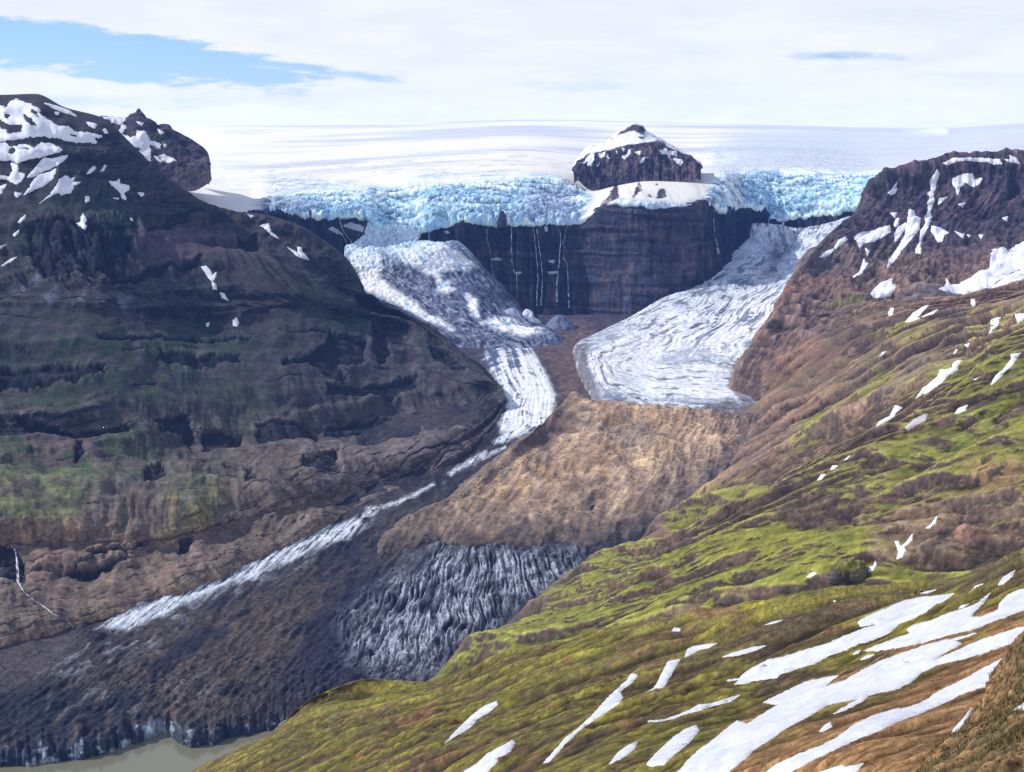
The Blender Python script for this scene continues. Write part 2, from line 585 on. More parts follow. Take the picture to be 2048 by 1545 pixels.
# the mid-height cliff band, cut by gullies
cb = pmask(U, V, [(230,800),(420,815),(560,790),(830,760),(990,765),(1000,800),(960,850),(750,880),(560,890),(330,875)], 12)
LM.push(env * cb * (-14 + 6 * fbm2(a, b, (90, 500), 4, .5, 41, px, ridge=True)))

# dark lava cliffs read off the face: recessed, and alcove shade is also painted into their colour
CLIFFS = [[(-40,728),(45,735),(113,731),(165,738),(206,741),(206,752),(165,757),(110,760),(45,764),(-40,762)], [(190,682),(336,684),(401,680),(501,668),(501,675),(401,690),(336,692),(190,690)],
          [(309,714),(401,722),(480,719),(485,732),(440,738),(401,744),(309,726)], [(27,836),(86,840),(144,853),(206,856),(256,846),(256,862),(225,874),(144,872),(86,856),(27,848)],
          [(309,837),(340,830),(372,832),(388,860),(386,906),(376,880),(360,858),(318,862)], [(401,860),(440,856),(487,862),(486,898),(440,902),(405,900)], [(511,840),(560,834),(610,836),(641,862),(628,886),(580,890),(532,892),(513,872)],
          [(650,836),(700,832),(760,828),(821,822),(907,818),(948,804),(993,790),(1000,812),(960,846),(890,846),(821,854),(753,866),(700,868),(650,866)],
          [(650,762),(691,765),(773,755),(835,748),(838,770),(800,776),(770,790),(740,778),(700,786),(655,780)], [(650,671),(700,676),(731,686),(733,716),(690,722),(650,716)],
          [(51,455),(120,450),(180,462),(254,458),(258,500),(252,545),(215,560),(150,548),(86,548),(60,520)], [(220,553),(309,536),(404,524),(404,534),(310,550),(222,566)], [(473,478),(514,474),(519,508),(490,512),(472,500)],
          [(285,452),(343,432),(394,412),(402,424),(345,448),(300,462)], [(600,930),(672,918),(684,958),(650,962),(600,950)], [(486,942),(510,946),(514,974),(490,980)], [(281,944),(329,934),(332,958),(300,972),(284,970)],
          [(151,880),(168,886),(172,908),(145,918)], [(355,1080),(384,1070),(388,1108),(356,1112)], [(-20,1076),(20,1092),(55,1116),(60,1170),(-20,1170)], [(168,1104),(254,1100),(267,1092),(295,1076),(381,1056),(470,1030),(472,1038),(385,1066),(298,1088),(256,1110),(172,1114)],
          [(60,1138),(200,1128),(262,1112),(262,1122),(200,1140),(60,1148)], [(620,700),(650,690),(690,730),(700,770),(660,752),(630,730)], [(560,720),(640,705),(640,720),(565,734)], [(860,690),(900,700),(930,740),(905,745),(870,720)], [(745,640),(770,660),(780,720),(760,730),(742,690)]]
cliffm = np.zeros(U.shape)
wu = U + 7 * p2(U / 28, V / 22, 61) + 4 * p2(U / 9, V / 8, 62); wv_ = V + 6 * p2(U / 26, V / 30, 63) + 3 * p2(U / 8, V / 9, 64)
for pl in CLIFFS:
    cliffm = np.maximum(cliffm, pmask(wu, wv_, pl, 3))
thin = sum(sstep(1.6, .2, np.abs(V + 10 * p2(U / 90, U * 0 + i, 70 + i) - np.interp(U, [-300, 200, 500, 800, 1000], vv))) * sstep(.05, .3, p2(U / 70, U * 0 + 3 * i, 80 + i)) for i, vv in
           enumerate([(640,650,655,690,760), (700,712,706,735,780), (770,782,760,745,772), (905,915,918,880,800), (925,938,945,905,830), (955,962,960,925,850), (600,604,612,650,740), (1010,1010,985,930,850), (1130,1120,1080,960,860), (1160,1150,1100,970,860)]))
con_ = np.array(CONTACT, float)
for i, off in enumerate((18, 34, 46, 62, 78, 97, 118, 140)):
    vv = np.interp(U, con_[:, 0], con_[:, 1]) - off * np.interp(U, [0, 500, 800, 1000], [1.1, 1., .7, .5])
    thin = thin + .9 * sstep(1.9, .2, np.abs(V + 7 * p2(U / 60, U * 0 + i + .5, 110 + i) + 3 * p2(U / 14, U * 0 + i + .5, 130 + i) - vv)) * sstep(-.15, .2, p2(U / 50, U * 0 + 3.3 * i, 120 + i))
thin = np.clip(thin, 0, 1)
LM.push(env * (-11 * cliffm - 5 * thin))
# rock band high on the face
hb = pmask(U, V, [(60,470),(200,430),(300,440),(260,520),(230,560),(120,555),(60,530)], 25)
LM.push(env * hb * (16 * fbm2(a, b, (60, 260), 4, .6, 43, px, ridge=True) - 6))
LM.normals()
rocky = np.clip(.22 + .6 * sstep(.72, .5, LM.N[..., 2]) + .8 * cliffm + .12 * bluff + .5 * hb, 0, 1)
LM.push(env * rocky * (3.0 * fbm3(LM.P, 64, 6, .56, 12, px, ridge=True, sc=(1, 1, 1.5)) + 1.5 * fbm3(LM.P, 13, 3, .65, 15, px, ridge=True)))
LM.finish()
cav = np.clip(LM.cavity(4), -1, 1); cav2 = np.clip(LM.cavity(16), -1, 1)
nz = LM.N[..., 2]
steep = sstep(.72, .48, nz + .12 * p3(P[..., 0] / 30, P[..., 1] / 30, P[..., 2] / 30, 8))
n1 = fbm3(P, 160, 5, .55, 50); n2 = fbm3(P, 40, 4, .6, 55)
streak = fbm2(a, b, (26, 240), 4, .6, 60)
brown = al(80, 72, 66, .66); dark = al(36, 38, 46, .6); green = al(52, 68, 46, .55); scree = al(72, 67, 66, .64)
c = mixc(brown * np.ones(P.shape), scree, sstep(-.3, .4, n1 + .5 * streak))
gm = sstep(-.05, .35, n1 * .8 + .35 * n2 + .25 * streak - .05)
gz = np.zeros(U.shape)
for poly, f, w in [([(60,640),(420,600),(520,700),(380,800),(100,830),(40,740)], 70, .9), ([(0,860),(150,830),(300,870),(330,960),(150,1010),(0,1000)], 40, .9),
                   ([(560,560),(740,585),(900,670),(820,690),(700,690),(600,650)], 30, .75), ([(150,330),(380,400),(400,440),(200,520),(60,560),(20,480)], 40, .55),
                   ([(300,1000),(420,930),(520,960),(430,1060),(300,1080)], 30, .7), ([(0,940),(120,930),(190,1010),(120,1060),(0,1060)], 20, .9), ([(420,600),(620,600),(560,760),(430,800)], 50, .5)]:
    gz = np.maximum(gz, pmask(U, V, poly, f) * w)
c = mixc(c, green, gz * sstep(-.15, .1, n2 * .6 + n1 * .6 + .12 + .3 * grit(LM.P, LM.scr, 41, (1, 1, 1), (4., 9., 20.), (.6, .8, .9))) * (1 - steep))
c = mixc(c, green * .8, gm * .25 * (1 - steep))
# pale brown landslip scar under the summit and pale scree chutes
scar = pmask(U, V, [(275,470),(340,440),(420,440),(470,480),(520,510),(430,525),(360,525),(300,520),(270,495)], 16)
c = mixc(c, al(96, 74, 78, .5), scar * .75)
for poly in [[(85,592),(112,572),(118,600),(100,622),(88,625)], [(140,590),(172,572),(165,610),(150,622)], [(178,576),(190,578),(208,608)], [(215,572),(272,570),(262,600),(246,620),(232,600)], [(330,555),(370,552),(362,566)], [(20,575),(75,545),(82,552),(30,590)]]:
    c = mixc(c, al(120, 118, 128, .5), pmask(U, V, poly, 8) * .75 * sstep(-.5, .3, streak + n2))
for poly in [[(245,615),(258,635),(285,640),(288,700),(275,760),(262,720),(240,650)]]:
    c = mixc(c, al(100, 80, 88, .5), pmask(U, V, poly, 8) * .7 * sstep(-.4, .3, n2))
rockc = mixc(dark * np.ones(P.shape), al(80, 68, 60, .62), sstep(-.2, .4, n1 + .6 * fbm2(a, LM.P[..., 2], (300, 16), 3, .6, 66)))
talus = pmask(U, V, [(560,880),(760,890),(930,835),(985,870),(860,960),(740,1015),(620,1000)], 25)
fan_ = fbm2(a + 40 * p2(b / 260, a / 200, 96), b, (60, 300), 4, .55, 95)
c = mixc(c, al(92, 82, 80, .55), sstep(.0, .5, fan_) * .5 * (1 - steep) * sstep(560, 700, V))
c = mixc(c, rockc, steep * .85)
# warm lower wall, painted brighter as if sunlit
lowm = sstep(880, 1080, V + 60 * n1)
rust = mixc(al(104, 84, 70, .72) * np.ones(P.shape), al(152, 122, 94, .72), sstep(0, .5, n2))
c = mixc(c, rust, lowm * steep * .8); c = mixc(c, al(98, 84, 70, .68), lowm * .5)
redm = pmask(U, V, [(60,1110),(250,1110),(380,1080),(440,1060),(430,1120),(300,1170),(120,1200),(50,1180)], 25)
c = mixc(c, al(112, 84, 80, .65), redm * .45 * sstep(-.3, .3, n2 + n1))
ol = pmask(U, V, [(-60,985),(60,930),(130,950),(160,1010),(110,1060),(0,1080),(-60,1090)], 25)
c = mixc(c, al(98, 100, 62, .75), ol * (1 - steep) * .55 * sstep(-.3, .4, n2))
for poly in [[(370,1030),(440,990),(400,1050),(360,1060)], [(320,1070),(350,1010),(330,1080)]]:
    c = mixc(c, al(120, 110, 66, .8), pmask(U, V, poly, 20) * .7)
sc2 = pmask(U, V, [(560,880),(760,885),(930,830),(980,870),(860,955),(740,1010),(640,990)], 20)
c = mixc(c, al(100, 88, 88, .6), sc2 * .4 * (1 - .6 * steep))
for poly in [[(755,610),(790,615),(800,640),(830,700),(790,715),(740,690),(735,650)], [(820,690),(850,700),(860,760),(820,740)]]:
    c = mixc(c, al(112, 92, 88, .65), pmask(U, V, poly, 8) * .6 * sstep(-.3, .3, n2))
crk, rid = cracks(a / 16., LM.P[..., 2] / 9., 5)
c = c * (1 - .45 * crk * np.maximum(steep, cliffm) * sstep(-.3, .2, n2))[..., None]
c = mixc(c, dark * .62 * (1 + .7 * grit(LM.P, LM.scr, 7, (1, 1, .35)))[..., None], np.clip(cliffm * .92 + thin * .85, 0, .95) * sstep(-.6, .1, n2 + .25))  # dark rock bands, with alcove shade painted into the same colour
c = c * (.98 + .42 * sstep(800, 1000, V + 50 * n1) - .22 * sstep(800, 640, V))[..., None] * (1 + (.24 + .4 * np.clip(steep + cliffm, 0, 1)) * grit(LM.P, LM.scr, 3))[..., None]  # painted light: lower wall brighter as sunlit, upper face darker as shaded
c = c * (1 + .5 * np.clip(cav, -.8, .8) + .35 * np.clip(cav2, -.8, .8))[..., None] * (1 + .25 * n2 + .18 * fbm3(LM.P, 11, 3, .65, 91, px))[..., None]  # hollow shade and lighter crests painted into the rock colour
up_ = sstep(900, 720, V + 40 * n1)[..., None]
c = c * (1 - up_ + up_ * np.array([.70, .80, .98]))  # upper face tinted dark blue, shade painted into the rock
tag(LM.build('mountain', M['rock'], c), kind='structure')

# ------------------------------------------------------------------ back peak with its horn
top = [(185,245),(205,233),(225,234),(250,236),(266,229),(280,226),(292,236),(320,252),(335,251),(345,262),(370,272),(400,291),(412,306),(416,318)]
mid = [(185,300),(215,285),(250,285),(280,280),(320,295),(350,300),(380,310),(400,318),(414,322)]
foot = [(230,335),(270,338),(300,342),(345,350),(375,348),(398,338),(408,330),(414,324)]
BP = Sheet([[(x+10, y+35, 4980) for x, y in foot], [(x, y, 5050) for x, y in foot], [(x, y, 5130) for x, y in mid], [(x, y, 5260) for x, y in top], [(x-4, y+45, 5500) for x, y in top]],
           step=1.3, wrap=('r', -8, 12, 1.06), nmin=6)
P = BP.P; e = sstep(0, .8, BP.row_t) * sstep(3.0, 2.7, BP.row_t)
BP.push(e * (9 * fbm3(P, 150, 4, .5, 4, ridge=True) + 4 * fbm3(P, 45, 5, .6, 6, BP.px, ridge=True) - 5))
BP.finish()
n1 = fbm3(P, 90, 5, .6, 70); st = fbm3(P, 30, 3, .6, 72, sc=(.2, .2, 1.5))
c = mixc(al(74, 64, 74, .6) * np.ones(P.shape), al(60, 62, 56, .6), sstep(-.2, .3, n1))
c = mixc(c, al(50, 48, 60, .6), sstep(0, .4, st)); c = c * (1 + .6 * grit(P, BP.scr, 4))[..., None] * (1 + .7 * np.clip(BP.cavity(4), -.8, .8))[..., None]  # creases darkened in colour, as soft shade
PEAK = tag(BP.build('mountain_peak', M['rock'], c), 'dark rocky peak with a small horn on its summit, behind the left mountain shoulder', 'mountain peak')


def rock_spire(name, base, h, w, mat, colr, seed, label, cat, group=None, lean=0., sink=.25, nseg=36, nh=34, blunt=.5, depth=None):
    """a weathered stack: tapering, faceted, ledged"""
    th = np.linspace(0, 2*np.pi, nseg, endpoint=False)[None, :]
    t = np.linspace(0, 1, nh)[:, None]
    r = w * (1 - t**2.2) ** blunt * (1.15 - .35*t)
    x = r * np.cos(th) + lean * t * h; y = (depth or w) / w * r * np.sin(th); z = (t * (1 + sink) - sink) * h + 0 * th
    Q = np.stack([x, y, z], -1)
    n = fbm3(Q, w * 1.1, 4, .6, seed, ridge=True) + .5 * fbm3(Q, w * .6, 3, .6, seed + 5, sc=(1, 1, .25))
    d = np.stack([np.cos(th) + 0*t, np.sin(th) + 0*t, 0*th + 0*t], -1)
    Q = Q + d * (w * .28 * (n - .3) * (1 - t**4))[..., None]
    V = Q.reshape(-1, 3)
    i = np.arange(nh * nseg).reshape(nh, nseg)
    q = np.stack([i[:-1], np.roll(i[:-1], -1, 1), np.roll(i[1:], -1, 1), i[1:]], -1).reshape(-1, 4)
    nn = n.ravel()[:, None]
    o = link_mesh(name, V, q, mat, np.array(colr) * (1 + .5 * np.clip(nn - .2, -1, 1)))
    o.location = base
    return tag(o, label, cat, group)


part(rock_spire('horn', tuple(at(279, 239, 5255)), 36, 17, M['rock'], al(66, 62, 74, .6), 3, None, None, lean=-.05, blunt=.75), PEAK)
# ================================================================== VALLEY FLOOR, LAKE, GLACIER TONGUES
LAKE_Z = -806.0
SHORE = [(-300,1545),(0,1534),(60,1532),(105,1526),(160,1518),(205,1510),(240,1497),(262,1489),(285,1483),(300,1478),(325,1466),(338,1466),(350,1478),(362,1489),(380,1496),(420,1492),(450,1480),(480,1474),(530,1464),(620,1452),(800,1440)]
sh = np.array(SHORE, float)


def lake_D(u, v):
    _, rz = ray(u, v)
    return LAKE_Z / rz


us = np.linspace(-300, 800, 380)
vs = np.interp(us, sh[:, 0], sh[:, 1]) + 3.2 * p2(us / 14, us * 0 + .5, 3) + 2 * p2(us / 5, us * 0 + 4.5, 9)
hgt = np.interp(us, [-300, 0, 60, 150, 260, 300, 335, 380, 440, 520, 800], [20, 22, 26, 30, 24, 26, 24, 24, 18, 13, 10]) + 9 * p2(us / 34, us * 0 + 2.5, 5) + 4 * p2(us / 9, us * 0 + 6.5, 8)
Dl = lake_D(us, vs)
rows = [np.stack([us, vs + 60, Dl * .965], 1), np.stack([us, vs + 6, Dl * .9985], 1), np.stack([us, vs - hgt, Dl * 1.004], 1)]
ulist = np.concatenate([np.linspace(-300, 800, 60), [900, 1100, 1300, 1600]])


def frow(v, k=1.0):
    return np.stack([ulist, 0 * ulist + v, FD(ulist, v) * k], 1)


def brow(du, v_off):
    vv = np.interp(us, us, vs - hgt) - v_off
    return np.stack([us, vv, FD(us, vv)], 1)


rows += [brow(0, 50)]
rows = [np.vstack([r, [[1100, r[-1, 1] - 30, r[-1, 2] * 1.01], [1600, r[-1, 1] - 60, r[-1, 2] * 1.03]]]) for r in rows]
rows += [frow(1340), frow(1200), frow(1050), frow(900), frow(800), frow(720), frow(665), frow(630)]
FL = Sheet(rows, ualigned=True, step=1.9, nmin=4, dens=[.25,.9,1,1,1,1,1,1,1,1.2,1.2,1.2])
P, U, V, px = FL.P, FL.U, FL.V, FL.px
x, y = P[..., 0], P[..., 1]
# flow direction runs down valley, roughly along (-.25,-.97)
q = x * -.25 + y * -.97; r_ = x * .97 - y * .25
inland = sstep(1.0, 2.0, FL.row_t)
front = sstep(.9, 1.1, FL.row_t) * sstep(2.6, 2.0, FL.row_t)
STRIPE = [(715,1035),(722,1052),(690,1078),(600,1115),(520,1150),(430,1185),(330,1230),(250,1262),(205,1262),(225,1238),(300,1205),(400,1165),(470,1130),(560,1095),(640,1062),(700,1040)]
TONGUE = [(985,690),(1060,690),(1078,720),(1095,755),(1110,790),(1105,830),(1090,850),(1050,868),(1005,885),(1000,850),(1015,800),(1000,770),(975,735),(960,710)]
FAN = [(860,1110),(900,1098),(1000,1100),(1110,1108),(1150,1120),(1110,1180),(1050,1215),(1000,1255),(940,1290),(880,1335),(840,1350),(760,1340),(690,1310),(680,1260),(720,1210),(780,1170),(830,1140)]
DARKF = [(700,1120),(860,1095),(1160,1105),(1180,1130),(1120,1190),(1050,1225),(960,1290),(880,1345),(840,1380),(640,1400),(560,1400),(600,1320),(640,1240)]
stripe = pmask(U, V, STRIPE, 7); tongue = pmask(U, V, TONGUE, 6); fan = pmask(U + 40 * p2(U / 70, V / 70, 91) + 18 * p2(U / 22, V / 26, 92), V + 20 * p2(U / 50, V / 60, 93), FAN, 40); darkf = pmask(U, V, DARKF, 60)
sand = pmask(U, V, [(-320,1240),(60,1235),(140,1265),(160,1290),(120,1330),(60,1370),(0,1390),(-320,1400)], 22)
# hummocky rubble-covered ice, drawn out along the flow
hum = fbm2(r_, q, (34, 70), 5, .58, 20, px) + .6 * fbm2(r_, q, (16, 60), 4, .6, 24, px, ridge=True)
rough = (1 - sand * .93) * inland * (1 - .6 * stripe) * (1 - .5 * tongue) * sstep(300, 1500, V + 700)
far = sstep(1060, 940, V)
FL.lift((3.6 * hum * (1 - .25 * far)) * rough * lerp(1., .55, fan))
# the crevassed fan: long fins radiating down valley
cu, cv = 985., 820.
th = np.arctan2(U - cu, V - cv); rr = np.hypot(U - cu, V - cv)
thw = th + .035 * p2(U / 60, V / 60, 7) + .012 * p2(U / 14, V / 24, 8)
fin = fbm2(thw, rr, (.034, 170), 3, .65, 30, ridge=True)
fin2 = fbm2(thw, rr, (.014, 34), 3, .65, 33, ridge=True)
FL.lift(fan * (5.0 * (fin - .25) + 2.6 * (fin2 - .25)) * inland)
# calving front: fluted cliff
FL.push(front * (2.6 * fbm2(U, V, (36, 40), 3, .6, 36) + .8 * fbm2(U, V, (7, 10), 2, .6, 37)))
# far tongue: shallow longitudinal ridges
FL.lift(tongue * (1.1 * fbm2(U - np.interp(V, [660, 700, 740, 790, 850, 890], [1000, 1015, 1042, 1058, 1048, 1010]), V, (9, 70), 3, .6, 38, ridge=True)))
FL.lift(stripe * (1.2 * fbm2(r_, q, (7, 70), 3, .6, 39, ridge=True)))
FL.normals()
FL.lift(inland * (1 - .8 * sand) * (1.0 * fbm3(FL.P, 14, 4, .6, 41, px, ridge=True)))
FL.finish()
cav = np.clip(FL.cavity(3), -1, 1); cav2 = np.clip(FL.cavity(12), -1, 1)
n1 = fbm2(r_, q, (120, 330), 5, .55, 70); n2 = fbm2(r_, q, (18, 60), 4, .6, 73, px); n3 = fbm2(r_, q, (7, 16), 3, .6, 75, px)
drk = al(52, 54, 66, 1.); brn = al(80, 75, 76, 1.); pale = al(150, 155, 165, 1.)
c = mixc(drk * np.ones(P.shape), brn, sstep(-.25, .4, n1 + .5 * n2 + .15))
c = mixc(c, al(50, 54, 72, 1.), darkf * .8)
c = mixc(c, al(112, 96, 80, 1.), pmask(U, V, [(300,1250),(560,1180),(760,1080),(850,1110),(700,1200),(560,1330),(440,1430),(300,1460),(0,1520),(0,1450),(200,1380)], 40) * .4 * sstep(-.4, .3, n1 + n2))
# bare ice showing through the rubble on faces and crests
bare = sstep(.18, .5, n2 + .3 * n1 + .2 * n3) * inland
barezone = np.maximum(pmask(U, V, [(150,1260),(300,1230),(400,1200),(330,1290),(200,1330),(60,1390),(0,1410),(120,1300)], 25) * .9, pmask(U, V, [(200,1240),(740,1040),(760,1060),(420,1215),(260,1275)], 18) * .8)
barezone = np.maximum(barezone, pmask(U, V, [(0,1380),(250,1380),(420,1340),(420,1400),(150,1440),(0,1440)], 25) * .35)
barezone = np.maximum(barezone, pmask(U, V, [(740,1040),(1010,890),(1050,870),(1000,910),(800,1010)], 10) * .9)
c = mixc(c, pale, bare * barezone)
icew = al(214, 220, 228, 1.05)
flow = fbm2(r_, q, (6, 90), 4, .62, 80)
stripew = pmask(U + 14 * n2, V + 5 * n2, STRIPE, 7)
stripe2 = np.zeros(U.shape)
for pl in [[(760,1016),(805,997),(868,967),(870,972),(815,1001),(770,1020)], [(895,947),(932,924),(972,903),(976,908),(940,930),(902,952)], [(735,1012),(760,1018),(750,1030),(720,1040)], [(985,884),(1005,872),(1010,878),(990,890)], [(960,915),(1010,893),(1012,897),(965,921)], [(690,1060),(700,1052),(700,1070)]]:
    stripe2 = np.maximum(stripe2, pmask(U + 8 * n3, V + 4 * n3, pl, 4))
sw_ = np.maximum(stripew * (1 - .7 * sstep(.12, .42, n3 + .7 * flow + .3 * n2)), stripe2 * (1 - .6 * sstep(.1, .4, n3)))
c = mixc(c, mixc(icew * np.ones(P.shape), al(120, 128, 145, 1.), sstep(.1, .55, flow + .5 * n3)), sw_)
lat = U - np.interp(V, [660, 700, 740, 790, 850, 890], [1000, 1015, 1042, 1058, 1048, 1010]) + 9 * p2(V / 40, U / 60, 3)
tf = fbm2(lat, V, (8, 90), 4, .62, 84); tb = fbm2(V - .004 * lat ** 2 + 6 * p2(U / 25, V / 50, 9), U, (8, 50), 3, .6, 86)
tong_c = mixc(al(232, 236, 241, .92) * np.ones(P.shape), al(92, 104, 135, .9), sstep(.0, .6, tf + .7 * tb + .55 * sstep(780, 690, V) + .35 * sstep(1020, 985, U) - .2))
c = mixc(c, tong_c, pmask(U + 10 * n2, V + 5 * n2, TONGUE, 8))
# rubble at the head of the valley, blue-grey shade painted in
headm = sstep(770, 700, V) * sstep(700, 900, U)
c = mixc(c, al(84, 78, 92, .9), headm * .85 * (1 - tongue))
med = pmask(U, V, [(1065,690),(1150,640),(1190,660),(1150,700),(1180,760),(1190,800),(1120,800),(1110,760),(1085,720)], 14)
c = mixc(c, al(122, 102, 96, .95), med * .8)
spk = sstep(.0, .35, n3 + .4 * n2) * pmask(U, V, [(890,670),(990,675),(1060,690),(1080,730),(980,740),(940,715)], 12)
c = mixc(c, al(185, 195, 215, .95), spk * .75)
# crevassed fan colours: pale fins with black clefts
finm = sstep(-.1, .5, fin * .7 + .5 * fin2 + .3 * cav + .25 * sstep(1150, 1240, V + 30 * n1) - .16)
fanc = mixc(al(30, 33, 44, 1.) * np.ones(P.shape), al(178, 184, 195, 1.0), finm * sstep(-.5, .4, n2 + .5 + .4 * p2(U / 90, V / 40, 77)))
c = mixc(c, fanc, fan * (.3 + .65 * sstep(-.35, .2, n1 + n2 + .25 * grit(FL.P, FL.scr, 55))))
c = mixc(c, al(54, 58, 78, 1.), darkf * (1 - fan) * .35)
c = mixc(c, al(96, 88, 88, 1.) , sand * .9)
# dirty ice cliff at the water
ic = sstep(.1, .55, fbm2(U, V, (60, 60), 5, .7, 92) + .6 * pmask(U, V, [(270,1500),(320,1440),(350,1440),(380,1500)], 15) + .3 * pmask(U, V, [(60,1540),(205,1540),(205,1485),(60,1495)], 20))
c = mixc(c, mixc(al(62, 68, 82, .8) * np.ones(P.shape), al(176, 188, 200, .8), ic), front * sstep(2.25, 1.9, FL.row_t))
c = c * (1 + .5 * grit(FL.P, FL.scr, 5) * (1 - .6 * np.maximum(stripe, tongue)))[..., None]
c = c * (1 + .55 * np.clip(cav, -.8, .8) + .3 * np.clip(cav2, -.8, .8))[..., None] * (1 + .3 * n3)[..., None]  # shade between hummocks painted into rubble and ice
# split the bed into the bodies one can point at
cu_, cv_ = .25 * (U[:-1, :-1] + U[1:, :-1] + U[:-1, 1:] + U[1:, 1:]), .25 * (V[:-1, :-1] + V[1:, :-1] + V[:-1, 1:] + V[1:, 1:])
w2 = n2[:-1, :-1]
reg = np.zeros(cu_.shape, int)
for k, pl in ((1, STRIPE), (2, TONGUE), (3, FAN), (4, [(-320,1240),(60,1235),(140,1265),(160,1290),(120,1330),(60,1370),(0,1390),(-320,1400)])):
    mk = np.zeros(cu_.shape, bool); pp = np.array(pl); bb = (cu_ > pp[:, 0].min()-30) & (cu_ < pp[:, 0].max()+30) & (cv_ > pp[:, 1].min()-30) & (cv_ < pp[:, 1].max()+30)
    mk[bb] = sdist(cu_[bb] + 10 * w2[bb], cv_[bb] + 4 * w2[bb], pl) > 0
    reg[mk] = k
frc = (FL.row_t[:-1, :-1] < 2.02) & (reg == 0)
GLA = tag(FL.build('glacier', M['debris'], c, (reg == 0) & ~frc), 'dark glacier buried in rubble, filling the valley floor down to the lake', 'glacier')
part(FL.build('ice_cliff', M['debris'], c, frc), GLA)
tag(FL.build('ice_band', M['ice'], c, reg == 1), 'long pale band of bare ice beside the foot of the left mountain', 'ice band')
tag(FL.build('glacier_tongue', M['ice'], c, reg == 2), 'narrow white glacier tongue curving round the nose of the left mountain', 'glacier tongue')
tag(FL.build('crevasse_field', M['debris'], c, reg == 3), 'fan of dirty white ice fins and black crevasses below the brown moraine', 'crevasse field')
tag(FL.build('outwash_ground', M['debris'], c, reg == 4), kind='structure')

# ------------------------------------------------------------------ lake
lx = np.linspace(-900, 400, 30); ly = np.linspace(1500, 2300, 20)
gx, gy = np.meshgrid(lx, ly)
o = link_mesh('lake', np.stack([gx, gy, 0 * gx + LAKE_Z], -1).reshape(-1, 3), grid_quads(20, 30), M['water'])
tag(o, kind='structure')

# ------------------------------------------------------------------ brown rubble moraine
def FF(pts, k=1.0):
    return [(u, v, float(FD(u, v)) * k) for u, v in pts]


rows = [FF([(740,1150),(890,1125),(1000,1130),(1150,1130),(1300,1110),(1460,1050),(1540,980)], 1.03),
        FF([(u_, v_ + 9 * float(p2(u_ / 60, .5, 6)) + 3 * float(p2(u_ / 11, .5, 8)), ) for u_, v_ in zip(np.linspace(765, 1520, 90), np.interp(np.linspace(765, 1520, 90), [765, 880, 1000, 1150, 1300, 1430, 1520], [1105, 1092, 1094, 1092, 1074, 1008, 940]))], 1.0),
        FF([(805,1052),(900,1050),(1010,1042),(1160,1034),(1300,1014),(1440,960),(1520,910)], .992),
        FF([(915,990),(990,962),(1080,940),(1200,930),(1330,920),(1480,895),(1540,880)], .985),
        FF([(1008,918),(1070,894),(1140,872),(1240,862),(1350,858),(1490,858),(1540,850)], .98),
        FF([(1066,872),(1100,835),(1125,808),(1150,788),(1172,797),(1192,803),(1230,803),(1300,811),(1330,817),(1400,824),(1440,826),(1480,830),(1530,835)], .972),
        [(u+6, v+34, float(FD(u, v)) * 1.01) for u, v in [(1070,874),(1102,838),(1125,812),(1155,800),(1180,806),(1230,806),(1300,815),(1400,827),(1480,832),(1530,838)]]]
MO = Sheet(rows, step=1.8, nmin=4, dens=[.3,1,1,1,1,1,.4], wrap=('l', -30, 10, 1.03))
P, U, V, px = MO.P, MO.U, MO.V, MO.px
x, y = P[..., 0], P[..., 1]; q = x * -.25 + y * -.97; r_ = x * .97 - y * .25
e = sstep(0, .9, MO.row_t) * sstep(5.1, 4.7, MO.row_t)
wv = 40 * p2(x / 300, y / 300, 3)
MO.lift(e * (8 * fbm2(r_ + wv, q + wv, (150, 420), 4, .5, 4) + 2.2 * fbm2(r_ + wv, q, (42, 150), 4, .55, 8, px, ridge=True) - 3))
MO.lift(e * 1.0 * fbm2(r_ + .6 * wv, q, (22, 210), 3, .6, 33, px, ridge=True))
MO.lift(e * .9 * fbm3(MO.P, 15, 4, .62, 12, px) + .5 * (e) * fbm3(MO.P, 7, 2, .6, 14, px, ridge=True))
# little sharp peak on the far crest
MO.lift(e * 7 * fbm2(x + 60 * p2(y / 150, x / 150, 3), y, (170, 170), 3, .5, 66, ridge=True))
MO.lift(6 * np.exp(-(((U - 1150) / 22) ** 2 + ((V - 800) / 30) ** 2)) * sstep(5.2, 4.8, MO.row_t))
MO.finish()
cav = np.clip(MO.cavity(3), -1, 1); n1 = fbm2(r_ + wv, q, (100, 380), 5, .58, 20); n2 = fbm2(r_, q, (24, 60), 4, .6, 24, px); n3 = fbm3(MO.P, 9, 3, .6, 27, px)
c = mixc(al(168, 142, 120, .86) * np.ones(P.shape), al(134, 113, 98, .86), sstep(-.2, .4, n1 + .4 * n2))
c = mixc(c, al(190, 164, 132, .86), sstep(.05, .5, -n1 + .5 * n2) * .7)
fr = fbm2(r_ + 1.6 * wv + 30 * p2(x / 110, y / 110, 44), q, (26, 240), 4, .6, 31, px)
c = mixc(c, al(200, 174, 142, .86), sstep(.1, .5, fr + .4 * n2) * .35); c = mixc(c, al(122, 104, 92, .86), sstep(.1, .5, -fr + .4 * n1) * .35)
lt = pmask(U, V, [(1140,790),(1180,797),(1330,815),(1440,850),(1350,900),(1250,945),(1160,950),(1080,1000),(1120,900)], 40)
c = mixc(c, al(186, 152, 112, .8), lt * .45 * sstep(-.4, .3, n2 + n1))
gy_ = pmask(U, V, [(1200,860),(1280,840),(1330,865),(1290,890),(1220,885)], 18)
c = mixc(c, al(128, 120, 116, 1.), gy_ * .6)
dk = pmask(U, V, [(1050,900),(1100,855),(1150,835),(1160,860),(1100,890)], 10)
c = mixc(c, al(96, 82, 74, 1.), dk * .7)
